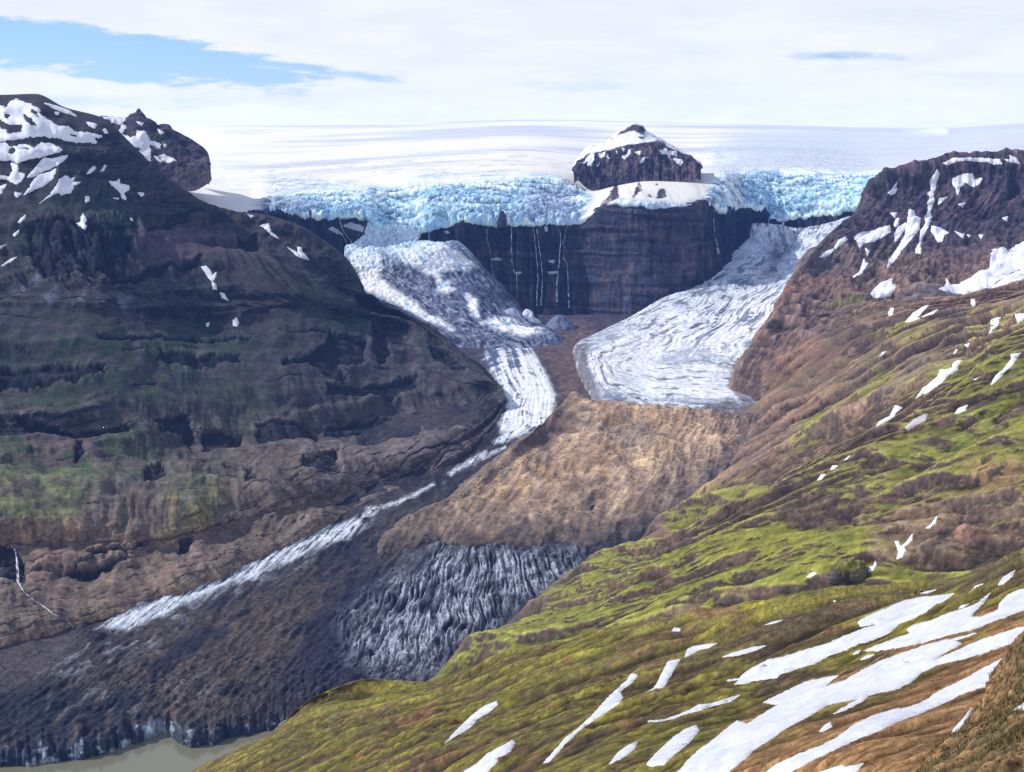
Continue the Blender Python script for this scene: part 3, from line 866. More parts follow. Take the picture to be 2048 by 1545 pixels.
c = mixc(c, al(110, 98, 94, 1.), sstep(.55, 1.0, 1 - np.abs(MO.row_t - 1.3)) * .6 + .5 * sstep(1320, 1430, U + 30 * n2) * sstep(880, 930, V))
c = mixc(c, al(74, 72, 78, 1.), pmask(U, V, [(1250,1100),(1420,1010),(1470,960),(1490,920),(1440,920),(1330,1020),(1230,1060)], 18) * .65 * sstep(-.2, .3, n2 + n3))
left = sstep(960, 820, U + .8 * (1000 - V) * -1) * sstep(1060, 960, V) * 0
ysand = np.exp(-(line_d(U, V, [(1350,905),(1290,925),(1230,940),(1160,950)]) / 6) ** 2)
c = mixc(c, al(206, 176, 132, .9), ysand * .6 * sstep(-.3, .3, n2 + .1))
for pl in [[(880,1075),(1060,1065),(1250,1040),(1160,1075),(960,1085)], [(960,960),(1080,920),(1110,960),(1010,1010),(930,1010)]]:
    c = mixc(c, al(182, 146, 100, .8), pmask(U, V, pl, 16) * .55 * sstep(-.2, .3, n2))
foot_ = sstep(2.7, 1.1, MO.row_t + .5 * n2 + .4 * n1)
c = c * 1.3
lft = sstep(130, 10, U - np.interp(V, [830, 870, 960, 1050, 1110], [1075, 1030, 910, 800, 765]) + 50 * n2 + 30 * n1)
foot_ = np.maximum(foot_, lft * .9)
rgt = sstep(-70, 30, U - np.interp(V, [820, 880, 960, 1050], [1470, 1490, 1430, 1330]) + 40 * n2 + 20 * n1)
c = mixc(c, al(130, 114, 104, 1.), rgt * .8)
c = mixc(c, al(86, 80, 78, 1.), foot_ * .85)
c = c * (1 + .38 * grit(MO.P, MO.scr, 8))[..., None]
c = c * (1 + .6 * np.clip(cav, -.8, .8))[..., None] * (1 + .3 * n3)[..., None]  # dips in the rubble painted darker, as soft shade
tag(MO.build('moraine', M['moraine'], c), 'broad brown mound of rock rubble spread over the glacier mid valley', 'moraine')


def rock_cloud(name, sheet, n, size, mat, cols, mask, seed, label=None, lo=.35, kind='stuff', pw=2.2, tris=True):
    """loose stones lying on a landform"""
    rg = np.random.default_rng(seed)
    w = (mask * 1.0).ravel(); w = np.maximum(w, 0); w = w / w.sum()
    idx = rg.choice(w.size, n, p=w)
    Pc = sheet.P.reshape(-1, 3)[idx]; pxl = sheet.scr.ravel()[idx] / STEP
    k = (lo + (1 - lo) * rg.random(n) ** pw) * size
    ico = np.array([(0,0,-1),(.72,-.53,-.45),(-.28,-.85,-.45),(-.89,0,-.45),(-.28,.85,-.45),(.72,.53,-.45),(.28,-.85,.45),(-.72,-.53,.45),(-.72,.53,.45),(.28,.85,.45),(.89,0,.45),(0,0,1)], float)
    fc = np.array([(0,1,2),(1,0,5),(0,2,3),(0,3,4),(0,4,5),(1,5,10),(2,1,6),(3,2,7),(4,3,8),(5,4,9),(1,10,6),(2,6,7),(3,7,8),(4,8,9),(5,9,10),(6,10,11),(7,6,11),(8,7,11),(9,8,11),(10,9,11)])[:, ::-1]
    sc = (.7 + .6 * rg.random((n, 12, 1)))
    Q = ico[None] * sc * (.75 + .5 * rg.random((n, 1, 3)))
    an = rg.random(n) * 6.283; ca, sa = np.cos(an)[:, None], np.sin(an)[:, None]
    Q = np.stack([Q[..., 0]*ca - Q[..., 1]*sa, Q[..., 0]*sa + Q[..., 1]*ca, Q[..., 2] * .8], -1)
    Q = Q * (k * pxl)[:, None, None] + Pc[:, None, :] + np.array([0, 0, .25]) * (k * pxl)[:, None, None]
    cc = np.array(cols)[rg.integers(0, len(cols), n)] * (.65 + .7 * rg.random((n, 1)))
    F = (fc[None] + 12 * np.arange(n)[:, None, None]).reshape(-1, 3)
    o = link_mesh(name, Q.reshape(-1, 3), None, mat, np.repeat(cc, 12, 0), smooth=False, tris=F)
    return tag(o, label, None, None, kind)


vis = (MO.N * -MO.P).sum(-1) > 0
rock_cloud('rubble', MO, 4500, 1.7, M['moraine'], [al(165,138,112,.85), al(195,165,128,.85), al(130,112,98,.85), al(150,122,98,.85)], vis * (MO.row_t < 5.0) * (MO.row_t > .9), 5, 'loose boulders strewn over the brown moraine')
visf = ((FL.N * -FL.P).sum(-1) > 0) * (FL.row_t > 2.3) * (1 - np.maximum(stripe, tongue)) * (FL.V > 840)
rock_cloud('debris', FL, 7000, 2.2, M['debris'], [al(90,84,84), al(70,66,72), al(120,104,92), al(60,58,66)], visf, 6, 'loose dark stones strewn over the rubble-covered glacier')
# ================================================================== HEADWALL, ICE CAP, ICEFALLS
HU  = [ 200, 350, 480, 500, 540, 600, 640, 700, 735, 752, 775, 800, 830, 850, 880, 920, 960, 990,1020,1070,1100,1150,1165,1180,1215,1235,1300,1360,1400,1450,1480,1520,1535,1560,1600,1650,1700,1735,1800,2000,2400]
HV  = [ 440, 435, 426, 425, 430, 428, 430, 431, 430, 446, 470, 478, 470, 453, 446, 442, 440, 440, 442, 444, 447, 441, 438, 431, 409, 404, 410, 413, 410, 417, 412, 420, 433, 436, 431, 428, 415, 405, 400, 390, 380]
HD  = [4900,4930,4980,4985,5000,5020,5030,5050,5060,5075,5085,5090,5090,5090,5095,5110,5120,5130,5135,5150,5150,5150,5140,5120,5080,5060,5000,5010,5080,5300,5560,5640,5660,5680,5670,5640,5610,5580,5500,5400,5300]
BVv = [ 560, 560, 560, 560, 565, 570, 575, 590, 600, 605, 610, 620, 630, 640, 645, 650, 655, 655, 658, 660, 662, 665, 668, 668, 670, 672, 670, 660, 650, 600, 560, 540, 530, 530, 530, 525, 510, 500, 490, 480, 470]


def hrow(v, D):
    return np.stack([np.array(HU, float), np.array(v, float), np.array(D, float)], 1)


hv, hd, bv = np.array(HV, float), np.array(HD, float), np.array(BVv, float)
rimw = 4.0 * p2(np.array(HU) / 23., 0 * hv + .3, 4)
rows = [hrow(bv + 30, hd - 150), hrow(bv, hd - 120), hrow(lerp(bv, hv, .35), hd - 82), hrow(lerp(bv, hv, .62), hd - 40), hrow(hv + 8, hd - 8), hrow(hv - 2, hd + 12), hrow(hv + 22, hd + 260)]
HW = Sheet(rows, ualigned=True, step=1.5, nmin=5, dens=[.3,1,1,1,1,1,.3])
P, U, V, px = HW.P, HW.U, HW.V, HW.px; a = HW.a
e = sstep(0, 1, HW.row_t) * sstep(5.3, 4.6, HW.row_t)
spur = pmask(U, V, [(1140,420),(1240,395),(1400,415),(1430,500),(1410,560),(1300,620),(1180,640),(1140,560)], 30)
colm = fbm2(a, HW.b, (46, 420), 4, .6, 3, px, ridge=True); colm2 = fbm2(a, HW.b, (17, 160), 3, .6, 7, px, ridge=True)
z = HW.P[..., 2]
str_ = fbm2(z + 10 * p2(a / 150, z / 80, 2), a, (26, 500), 3, .6, 9); str2 = fbm2(z + 4 * p2(a / 60, z / 50, 5), a, (9, 200), 2, .6, 11, px)
HW.push(e * (30 * fbm3(P, 260, 3, .5, 13) * (1 - .3 * spur) + (6 * (colm - .3) + 2. * (colm2 - .3)) * (1 - .75 * spur) + (1.6 + 1.5 * spur) * str_ + (.5 + .5 * spur) * str2))
lg = sstep(.35, .6, fbm2(z + 8 * p2(a / 120, z / 90, 7), a, (44, 700), 2, .5, 19)); HW.push(e * 7 * lg)
HW.push(e * 1.6 * fbm3(HW.P, 26, 4, .6, 15, px, ridge=True))
HW.lift(3.5 * fbm2(a, 0 * a, (34, 50), 4, .6, 17) * sstep(4.2, 5, HW.row_t))
HW.finish()
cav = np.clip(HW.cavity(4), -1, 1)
n1 = fbm2(a, z, (90, 60), 4, .6, 30); pil = fbm2(a, z, (30, 260), 4, .6, 34)
c = mixc(al(34, 40, 56, .5) * np.ones(P.shape), al(66, 59, 62, .5), sstep(.0, .5, pil + .35 * n1 + .2 * str_))
c = mixc(c, al(58, 57, 68, .5), spur * .65)
c = mixc(c, al(82, 70, 72, .5), spur * sstep(0, .4, n1 + .6 * str_) * .6)
dk = pmask(U, V, [(1425,418),(1520,425),(1600,440),(1640,440),(1570,470),(1480,500),(1440,515),(1425,470)], 8)
c = mixc(c, al(26, 36, 60, .5), dk * .8)
orange = pmask(U, V, [(1355,510),(1375,470),(1395,520),(1390,560),(1360,555)], 10); c = mixc(c, al(92, 74, 80, .5), orange * .7)
crk, rid = cracks(a / 11., z / 16., 5)
c = c * (1 - .4 * crk * sstep(-.3, .3, n1))[..., None] * (1 + .6 * grit(HW.P, HW.scr, 3, (1, 1, .4)))[..., None]
c = c * (1 + .9 * np.clip(cav, -.7, .7))[..., None] * (1 + .15 * str2)[..., None] * np.array([.62, .70, .86])  # recess shade painted in, then a blue shade tint over the face
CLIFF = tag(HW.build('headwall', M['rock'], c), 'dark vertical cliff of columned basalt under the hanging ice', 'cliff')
part(rock_spire('pinnacle', tuple(at(1004, 442, 5105)), 34, 12, M['rock'], al(46, 48, 66, .5), 8, None, None, blunt=.35, sink=.6), CLIFF)

# ------------------------------------------------------------------ ice cap
SU = [200,350,500,520,600,700,800,900,1000,1060,1100,1140,1170,1200,1235,1300,1360,1400,1440,1480,1550,1620,1680,1740,1800,1900,2048,2400]
SV = [360,390,402,396,388,380,370,362,359,352,357,366,385,385,370,362,370,372,352,345,342,345,350,352,345,335,325,320]
SKU = [200,300,370,500,700,800,900,1000,1080,1150,1300,1400,1600,1700,1800,1950,2000,2048,2400]
SKV = [254,252,253,252,250,247,243,241,240,240,244,247,252,255,256,256,249,246,238]
iu = np.array(sorted(set(HU) | set(SU)), float)
rv = np.interp(iu, HU, hv); rd = np.interp(iu, HU, hd); sv = np.interp(iu, SU, SV); kv = np.interp(iu, SKU, SKV)
xs_ = np.arange(0, 2601, 4.); ks_ = np.exp(-(np.arange(-60, 61) * 4 / 70.) ** 2); sm = np.convolve(np.pad(np.interp(xs_, SU, SV), 60, mode='edge'), ks_ / ks_.sum(), 'valid')
sv = .25 * sv + .75 * np.interp(iu, xs_, sm); svs = np.interp(iu, xs_, sm)
def irow(v, D): return np.stack([iu, v, D + 0 * iu], 1)
ledge = 6 * p2(iu / 22, 0 * iu + .7, 12)
rows = [irow(rv + 14, rd + 60), irow(rv + 2 + ledge * .5, rd - 14), irow(lerp(rv, sv, .22), rd + 20), irow(lerp(rv, sv, .8), rd + 250), irow(sv, rd + 360),
        irow(lerp(svs, kv, .30), np.full(len(iu), 6900.)), irow(lerp(svs, kv, .55), np.full(len(iu), 9000.)), irow(lerp(svs, kv, .8), np.full(len(iu), 11600.)), irow(kv, np.where(iu > 1850, 11900., 14600.)), irow(kv + 25, np.full(len(iu), 17500.))]
IC = Sheet(rows, ualigned=True, step=1.35, nmin=5, dens=[.4,1,1,1,1,1,1,1,1,.2])
P, U, V, px = IC.P, IC.U, IC.V, IC.px; a, b = IC.a, IC.b
rt = IC.row_t
snowgap = np.maximum(pmask(U, V, [(1150,360),(1185,400),(1165,436),(1180,440),(1240,404),(1400,414),(1420,380),(1440,345),(1390,335),(1240,355)], 14), 0)
left_smooth = sstep(520, 400, U) * sstep(440, 300, V)
sv_here = np.interp(U, SU, SV)
bx, by = IC.base[..., 0], IC.base[..., 1]
ser = sstep(4.45, 3.7, rt + .9 * p2(bx / 190, by / 500, 71) + .3 * p2(bx / 50, by / 200, 72)) * (1 - snowgap) * sstep(490, 560, U)
upper = np.zeros(U.shape)
for pl, f, w in [([(530,400),(545,345),(700,365),(800,372),(760,385),(600,395)], 14, .55), ([(1420,372),(1440,335),(1700,335),(1760,345),(1740,370),(1600,380)], 12, .7), ([(1425,345),(1430,295),(1500,285),(1640,290),(1740,310),(1760,345),(1550,345)], 16, .45), ([(1000,366),(1060,345),(1120,350),(1150,372)], 8, .8)]:
    upper = np.maximum(upper, pmask(U, V, pl, f) * w)
ser = np.maximum(ser, upper)
bx, by = IC.base[..., 0], IC.base[..., 1]
wx = 12 * p2(bx / 50, IC.base[..., 2] / 50 + by / 90, 3)
f1, f21, rid = cell2((bx + wx) / 17., (by * .5 + IC.base[..., 2] * 1.4 + wx) / 12., 4)
g1, g21, gid = cell2((bx - wx) / 8., (by * .5 + IC.base[..., 2] * 1.4) / 6., 9)
sblock = (rid - .4) * 5 + sstep(.02, .3, f21) * 1.2 + 6
lo = sstep(4.6, 3.2, rt)
IC.push(ser * lo * (sblock - 8) + ser * lo * ((gid - .4) * 2.4 + sstep(.02, .3, g21) * .6 - .6))
IC.push(ser * (2.2 * fbm3(IC.P, 24, 4, .62, 21, px, ridge=True, sc=(1, .6, .8)) + 9 * fbm3(IC.P, 90, 4, .55, 25, px, ridge=True, sc=(.6, 1, 1.2))))
lipm = sstep(.4, 1.0, rt) * sstep(2.0, 1.2, rt) * (1 - snowgap)
IC.lift(lipm * (9 * p2(bx / 34, 0 * bx + .5, 51) + 4 * p2(bx / 9, 0 * bx + .5, 52) - 2))
# crevassed transition and wide swells on the plateau
IC.lift(sstep(4.0, 5.2, rt) * sstep(8.2, 7.0, rt) * 9 * fbm2(bx, by, (1400, 1300), 2, .4, 31))
cre = upper * sstep(3.8, 4.4, rt)
IC.lift(cre * -5 * sstep(.25, .75, fbm2(bx, by, (90, 22), 3, .6, 33, ridge=True)))
IC.finish()
cav = np.clip(IC.cavity(4), -1, 1); cav2 = np.clip(IC.cavity(2), -1, 1)
n1 = fbm3(IC.base, 120, 4, .6, 40, sc=(1, .4, 1.4)); n2 = fbm3(IC.base, 28, 4, .65, 44, px, sc=(1, .5, 1.4))
wht = np.array([.89, .86, .77])
c = wht * np.ones(P.shape)
sw = fbm2(bx, by, (3000, 900), 4, .55, 50)
c = mixc(c, al(200, 206, 216, 1.05), sstep(.0, .5, sw) * sstep(4.2, 5.5, rt) * .85)  # soft grey-blue shading of the swells painted into the snow
c = mixc(c, np.array([.95, .95, .95]), left_smooth * .8)  # left end painted whiter to offset its dim light
blue = mixc(al(196, 220, 236, .95) * np.ones(P.shape), al(112, 168, 204, .95), sstep(-.1, .55, -cav * 1.2 + .55 * n2 + .35 * n1))  # blue ice, with blue shadow painted into the recesses
blue = mixc(blue, al(226, 236, 242, .95), sstep(.08, .5, cav * .6 * sstep(1.2, 2., rt) + n1 * .7 - .1 * n2) * .75)
blue = mixc(blue, al(120, 174, 208, .95), .5 * sstep(.1, .45, fbm3(IC.base, 75, 3, .6, 49, sc=(1, .4, 1.3))))
blue = mixc(blue, al(92, 150, 190, .95), sstep(.25, .6, fbm3(IC.base, 17, 3, .65, 48, px, ridge=True, sc=(1, .5, .8)) - .5 * n1) * .6)
blue = blue * (1 + .3 * grit(IC.base, IC.scr, 5, (1, .5, 1)))[..., None]
bright = np.maximum(pmask(U, V, [(560,425),(640,400),(900,385),(1000,420),(960,440),(830,455),(760,450)], 40), pmask(U, V, [(1480,400),(1560,370),(1740,360),(1720,410),(1580,432)], 26))
blue = mixc(blue, al(160, 212, 240, .92), bright * .45 * sstep(-.4, .4, n2 + n1))
grey = np.maximum(pmask(U, V, [(1060,445),(1060,380),(1130,370),(1160,430),(1150,442)], 22), pmask(U, V, [(510,430),(520,400),(580,395),(640,405),(600,428)], 14))
blue = mixc(blue, al(148, 162, 192, .95), grey * .65)
dirt = pmask(U, V, [(505,425),(515,400),(570,402),(590,428)], 8) + pmask(U, V, [(1370,414),(1380,398),(1430,395),(1425,416)], 6)
blue = mixc(blue, al(66, 76, 104, .9), np.clip(dirt, 0, 1) * .8 * sstep(-.2, .3, n2 - cav * .4))
upc = mixc(al(214, 224, 234, 1.0) * np.ones(P.shape), al(128, 164, 194, .95), sstep(.05, .5, fbm2(bx, by * 1.0, (70, 20), 4, .65, 61) + .3 * n2))
serc = sstep(4.5, 3.9, rt)[..., None]
c = mixc(c, upc * (1 - serc) + blue * serc, np.clip(ser * 1.3, 0, 1))
# broad faint cloud-shade bands painted on the plateau, and old crevasse lines
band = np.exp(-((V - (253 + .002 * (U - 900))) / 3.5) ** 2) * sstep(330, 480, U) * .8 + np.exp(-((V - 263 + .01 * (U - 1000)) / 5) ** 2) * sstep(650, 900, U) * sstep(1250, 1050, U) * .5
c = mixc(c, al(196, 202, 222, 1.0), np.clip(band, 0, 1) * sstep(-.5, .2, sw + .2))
dirtl = sstep(.35, .6, fbm2(bx, by, (260, 60), 4, .65, 66)) * sstep(4.1, 4.8, rt) * sstep(6.5, 5.2, rt)
c = mixc(c, al(170, 178, 198, 1.0), dirtl * .45)
right = sstep(1380, 1500, U + 30 * sw) * sstep(3.9, 4.6, rt)
c = mixc(c, al(196, 204, 214, 1.), right * .75 * (1 - .5 * np.exp(-((V - 262) / 5) ** 2) * sstep(1700, 1500, U)))  # cloud shade on the right side, painted into the snow colour
for pl in [[(1262,400),(1267,390),(1278,363),(1285,380)], [(1310,398),(1315,385),(1318,378),(1330,378),(1332,392),(1325,397)], [(1294,394),(1300,388),(1305,396)], [(1309,369),(1316,367),(1314,371)], [(1220,388),(1232,365),(1236,372),(1238,400),(1222,404),(1200,425),(1180,434),(1200,412)], [(1160,382),(1168,380),(1170,384)], [(1345,352),(1355,350),(1350,355)]]:
    c = mixc(c, al(60, 56, 72, .6), pmask(U + 3 * n2, V + 2 * n2, pl, 1.5))
stre = fbm2(bx, V, (26, 60), 3, .6, 68); c = mixc(c, al(206, 200, 204, 1.), snowgap * sstep(0, .5, stre) * .5)
c = c * (1 + ser * (.55 * np.clip(cav, -.8, .6) + .3 * np.clip(cav2, -.8, .6)))[..., None]  # shade between seracs painted into the ice colour
rc = .5 * (rt[:-1, :-1] + rt[1:, 1:]); uc = U[:-1, :-1]; sc_ = ser[:-1, :-1]
lowice = rc < 4.05
tag(IC.build('ice_plateau', M['firn'], c, ~lowice | (snowgap[:-1, :-1] > .5) | (uc < 505)), 'wide white ice cap running flat to the horizon', 'ice cap')
k1 = lowice & (snowgap[:-1, :-1] <= .5) & (uc >= 505)
tag(IC.build('icefall', M['ice'], c, k1 & (uc < 1260)), 'wide blue crevassed icefall hanging over the cliff left of the rocky nunatak', 'icefall')
tag(IC.build('icefall', M['ice'], c, k1 & (uc >= 1260)), 'smaller bright blue icefall right of the nunatak, above the big waterfall', 'icefall')

# ------------------------------------------------------------------ ice apron below the left icefall
rows = [[(736,446,5062),(785,452,5066),(838,456,5070)],
        [(722,480,5040),(775,490,5028),(828,488,5050)], [(690,505,4965),(780,520,4900),(905,490,5020)],
        [(700,555,4880),(830,568,4820),(962,540,4985)], [(728,598,4780),(880,610,4700),(1005,582,4900)],
        [(780,640,4620),(930,652,4560),(1052,642,4740)], [(850,690,float(FD(850,690))*.997),(985,690,float(FD(985,690))*.997),(1110,672,float(FD(1110,672))*.998)], [(900,730,float(FD(900,730))*1.03),(1020,725,float(FD(900,725))*1.03),(1140,710,float(FD(900,710))*1.03)]]
LI = Sheet(rows, step=1.4, nmin=5, wrap=('r', 14, 18, 1.03))
P, U, V, px = LI.P, LI.U, LI.V, LI.px; a, b = LI.a, LI.b
top_ = sstep(2.4, 1.4, LI.row_t)
br = fbm2(a + 25 * p2(a / 70, b / 120, 3), b, (20, 75), 4, .6, 5, px, ridge=True)
f1, f21, rid = cell2((a + 5 * br) / 13., b / 10., 6)
LI.push(top_ * ((rid - .4) * 4 + sstep(.02, .3, f21) * 1.5 - 1) + (1 - top_) * 1.6 * (br - .2) + 7 * fbm3(P, 120, 4, .55, 9, ridge=True) + 2 * fbm3(P, 18, 3, .6, 11, px, ridge=True))
LI.finish()
cav = np.clip(LI.cavity(4), -1, 1); n1 = fbm3(P, 60, 4, .6, 20); n2 = fbm2(a, b, (9, 60), 4, .65, 24, px)
grey = mixc(al(102, 110, 138, .9) * np.ones(P.shape), al(52, 60, 86, .9), sstep(-.2, .4, n2 + .5 * n1))  # dirty ice, its grey darkened further with painted cloud shade
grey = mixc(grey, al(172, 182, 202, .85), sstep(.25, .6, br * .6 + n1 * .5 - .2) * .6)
whitez = np.zeros(U.shape)
for pl, f in [([(715,430),(850,430),(850,470),(812,495),(790,515),(760,505),(765,540),(760,560),(800,590),(850,630),(895,650),(905,664),(850,647),(800,617),(755,595),(730,590),(712,540),(685,500)], 7), ([(805,498),(850,488),(872,485),(903,498),(950,540),(932,549),(892,546),(872,562),(850,548),(812,532),(780,512)], 6), ([(1000,640),(1088,671),(1060,680),(1000,668),(960,652)], 8), ([(930,590),(948,600),(955,640),(940,635)], 6), ([(870,560),(905,575),(900,600),(880,590)], 6)]:
    whitez = np.maximum(whitez, pmask(U + 8 * n1, V + 8 * n1, pl, f))
wc = mixc(al(236, 240, 243, .88) * np.ones(P.shape), al(150, 186, 214, .9), sstep(.15, .5, .6 * n2 - cav * .5 + .3 * n1 + .5 * grit(P, LI.scr, 6)))
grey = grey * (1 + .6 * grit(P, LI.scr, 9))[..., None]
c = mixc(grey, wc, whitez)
ibl = mixc(al(190, 218, 236, .95) * np.ones(P.shape), al(100, 158, 196, .95), sstep(-.1, .5, .6 * n2 + .4 * n1 + .4 * grit(P, LI.scr, 21)))
c = mixc(c, ibl, sstep(3.0, 1.0, LI.row_t + .8 * n1) * .8)
c = mixc(c, al(58, 64, 88, .8), pmask(U, V, [(930,580),(985,575),(1040,600),(1000,610),(940,600)], 8) * .7)
c = c * (1 + .5 * np.clip(cav, -.8, .6))[..., None]  # hollows of the fan darkened in colour to suggest shade
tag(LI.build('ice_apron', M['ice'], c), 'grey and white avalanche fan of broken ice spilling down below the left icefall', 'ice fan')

# ------------------------------------------------------------------ right glacier, from the cliff foot down to the moraine
k_ = .985
rows = [[(1470,440,5640),(1600,455,5560),(1740,420,5480)], [(1490,478,5540),(1560,500,5440),(1610,462,5500),(1715,446,5430)],
        [(1438,522,5330),(1550,530,5180),(1690,482,5200)], [(1388,562,5080),(1490,575,4920),(1625,542,4950)],
        [(1325,598,4880),(1440,622,4660),(1590,600,4680)], [(1255,638,4720),(1385,665,4480),(1545,660,4420)],
        [(1205,662,4600*k_),(1340,700,4350*k_),(1520,715,4250*k_)]]
rows += [[(u, v, float(FD(u, v)) * k_) for u, v in r] for r in
         ([(1150,697),(1310,742),(1530,756)], [(1162,745),(1300,785),(1530,800)])]
rows += [[(u, v, float(FD(u, v)) * kk) for u, v in r] for r, kk in (([(1185,800),(1300,830),(1530,838)], 1.0), ([(1195,850),(1300,870),(1530,880)], 1.03))]
RI = Sheet(rows, step=1.4, nmin=5, wrap=('l', -10, 16, 1.02))
P, U, V, px = RI.P, RI.U, RI.V, RI.px; a, b = RI.a, RI.b
t_ = RI.row_t
wv = 26 * p2(a / 160, b / 160, 2)
RIE = line_d(U, V, [(1330,600),(1205,662),(1152,697),(1162,745),(1190,800),(1300,832),(1480,842)])
ogx = b + 160 * ((a - a.mean()) / 380) ** 2 + wv
flowl = fbm2(a + wv, b, (14, 160), 4, .62, 3, px, ridge=True)
og = fbm2(RIE + 7 * p2(a / 60, b / 60, 4) + 5 * p2(a / 200, b / 200, 8), a, (19, 300), 3, .7, 5, ridge=True)
lowt = sstep(5.0, 7.0, t_)
steepz = sstep(5, 2, t_)
RI.lift(2.8 * (flowl - .2) * (1 - lowt) + 1.6 * (og - .2) * lowt + 12 * fbm3(P, 190, 3, .5, 7) * steepz + 1.1 * fbm3(P, 16, 3, .6, 9, px, ridge=True))
notch = np.exp(-((U - 1555) / 14) ** 2) * sstep(540, 480, V) * sstep(1.0, 1.3, t_)
RI.push(-18 * notch)
RI.finish()
cav = np.clip(RI.cavity(4), -1, 1); n1 = fbm3(P, 90, 4, .6, 20); n2 = fbm2(a + wv, b, (8, 90), 4, .65, 24, px); n3 = fbm3(P, 22, 3, .6, 28, px)
wc = mixc(al(238, 240, 243, .95) * np.ones(P.shape), al(150, 170, 204, .92), sstep(.15, .6, n2 + .35 * n1 - .5 * cav) * .6)  # white ice with bluish shadow painted into streaks and hollows
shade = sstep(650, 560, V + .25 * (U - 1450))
wc = mixc(wc, al(142, 168, 198, .95), shade * .4)  # shaded upper glacier, painted blue-grey
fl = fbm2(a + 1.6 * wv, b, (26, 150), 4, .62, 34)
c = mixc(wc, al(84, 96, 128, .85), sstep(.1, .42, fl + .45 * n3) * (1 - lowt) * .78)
phs = RIE + 3.5 * p2(a / 90, b / 90, 4) + 7 * p2(a / 300, b / 300, 8) + .8 * p2(a / 18, b / 18, 9)
def arcs(w, k, s): return sstep(k, .0, np.abs((phs / w + .35 * p2(a / 50 + s, b / 50, 77 + s)) % 1.0 - .5) * 2) * sstep(.0, .3, p2(a / 70 + 3 * s, RIE / 26, 60 + s) + .4 * p2(a / 16, b / 16, 63 + s))
line = np.clip(1.1 * arcs(17., .34, 1) + .8 * arcs(9.3, .36, 2) + .4 * arcs(5.1, .5, 3), 0, 1)
c = mixc(c, al(134, 152, 176, .9), lowt * sstep(.05, .45, p2(RIE / 21 + .5 * n1, a / 260, 88) + .3 * n2) * .55)
c = mixc(c, al(54, 62, 90, .9), lowt * line * .85)
c = mixc(c, al(92, 102, 130, .9), lowt * sstep(40, 4, RIE + 16 * n1) * sstep(-.4, .2, n2 + n3) * .75)
c = mixc(c, al(140, 152, 176, .9), lowt * sstep(.25, .6, n2 + n3) * .3)
edge = np.maximum(sstep(.07, .0, np.linspace(0, 1, RI.ns)[None, :]), sstep(.95, 1., np.linspace(0, 1, RI.ns)[None, :] + .02 * n2)) * sstep(5, 7, t_)
c = mixc(c, al(90, 92, 112, .9), edge * .8)
c = mixc(c, al(40, 48, 74, .7), notch * .8 + pmask(U, V, [(1545,495),(1560,485),(1565,515),(1548,545),(1520,560)], 10) * .5)
for pl in [[(1470,520),(1520,510),(1500,560),(1440,600),(1420,590)], [(1500,620),(1530,600),(1520,640),(1490,640)], [(1340,580),(1400,565),(1380,590)], [(1380,650),(1450,620),(1440,650),(1400,670)]]:
    c = mixc(c, al(104, 118, 150, .85), pmask(U, V, pl, 14) * .55 * sstep(-.3, .3, fl + n3))
for pl in [[(1500,472),(1545,475),(1530,500),(1480,530),(1440,545),(1470,500)], [(1580,520),(1700,445),(1720,442),(1660,490),(1600,530),(1570,580),(1555,590)]]:
    c = mixc(c, al(206, 218, 234, .9), pmask(U, V, pl, 10) * .6)
for pl in [[(1440,735),(1470,745),(1450,770),(1480,800),(1470,830),(1500,830),(1530,760),(1530,700)], [(1150,690),(1175,690),(1178,740),(1200,800),(1180,800),(1150,740)], [(1400,812),(1470,800),(1480,830),(1380,832)]]:
    c = mixc(c, al(104, 98, 100, .9), pmask(U + 14 * n3, V + 8 * n3, pl, 6) * .8)
c = c * (1 + .35 * grit(P, RI.scr, 9, (1, .6, 1)))[..., None]
c = c * (1 + .5 * np.clip(cav, -.8, .6))[..., None]  # shade in the flow hollows painted on
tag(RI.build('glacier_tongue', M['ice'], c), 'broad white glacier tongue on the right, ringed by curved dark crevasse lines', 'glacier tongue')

# ------------------------------------------------------------------ snow cones at the cliff foot
def cone(u, v, D, w, h, colr, label, seed, skew=0.):
    n = 60; m = 30
    th = np.linspace(0, 2*np.pi, n, endpoint=False)[None, :]; r = np.linspace(.001, 1, m)[:, None]
    z = h * (np.cos(np.minimum(r, 1) * 1.9) * .95 - .1 * r)
    x = w * r * np.cos(th) + skew * (1 - r) * w; y = w * .9 * r * np.sin(th) - 25 * r
    Q = np.stack([x + 0*z, y + 0*z, z + 0*x], -1)
    nn = fbm3(Q, w * .5, 4, .6, seed)
    Q[..., 2] += 12 * nn * r * (1.2 - r); Q[..., 0] += 14 * nn * r; Q[..., 1] += 8 * fbm3(Q, w * .3, 3, .6, seed + 2) * r
    i = np.arange(m * n).reshape(m, n)
    q = np.stack([i[:-1], np.roll(i[:-1], -1, 1), np.roll(i[1:], -1, 1), i[1:]], -1).reshape(-1, 4)[:, ::-1]
    st = fbm2(np.cos(th) * 3 + 0*r, np.sin(th) * 3 + r, (.5, .8), 3, .6, seed)
    cc = (1 + .4 * fbm3(Q, 9, 3, .65, seed + 3))[..., None] * mixc(np.array(colr) * np.ones(Q.shape), np.array(colr) * .55, sstep(-.1, .4, st + .4 * nn))
    o = link_mesh('snow_cone', Q.reshape(-1, 3), q, M['ice'], cc.reshape(-1, 3)); o.location = tuple(at(u, v, D))
    tag(o, label, 'snow cone', 'avalanche cones along the cliff foot')


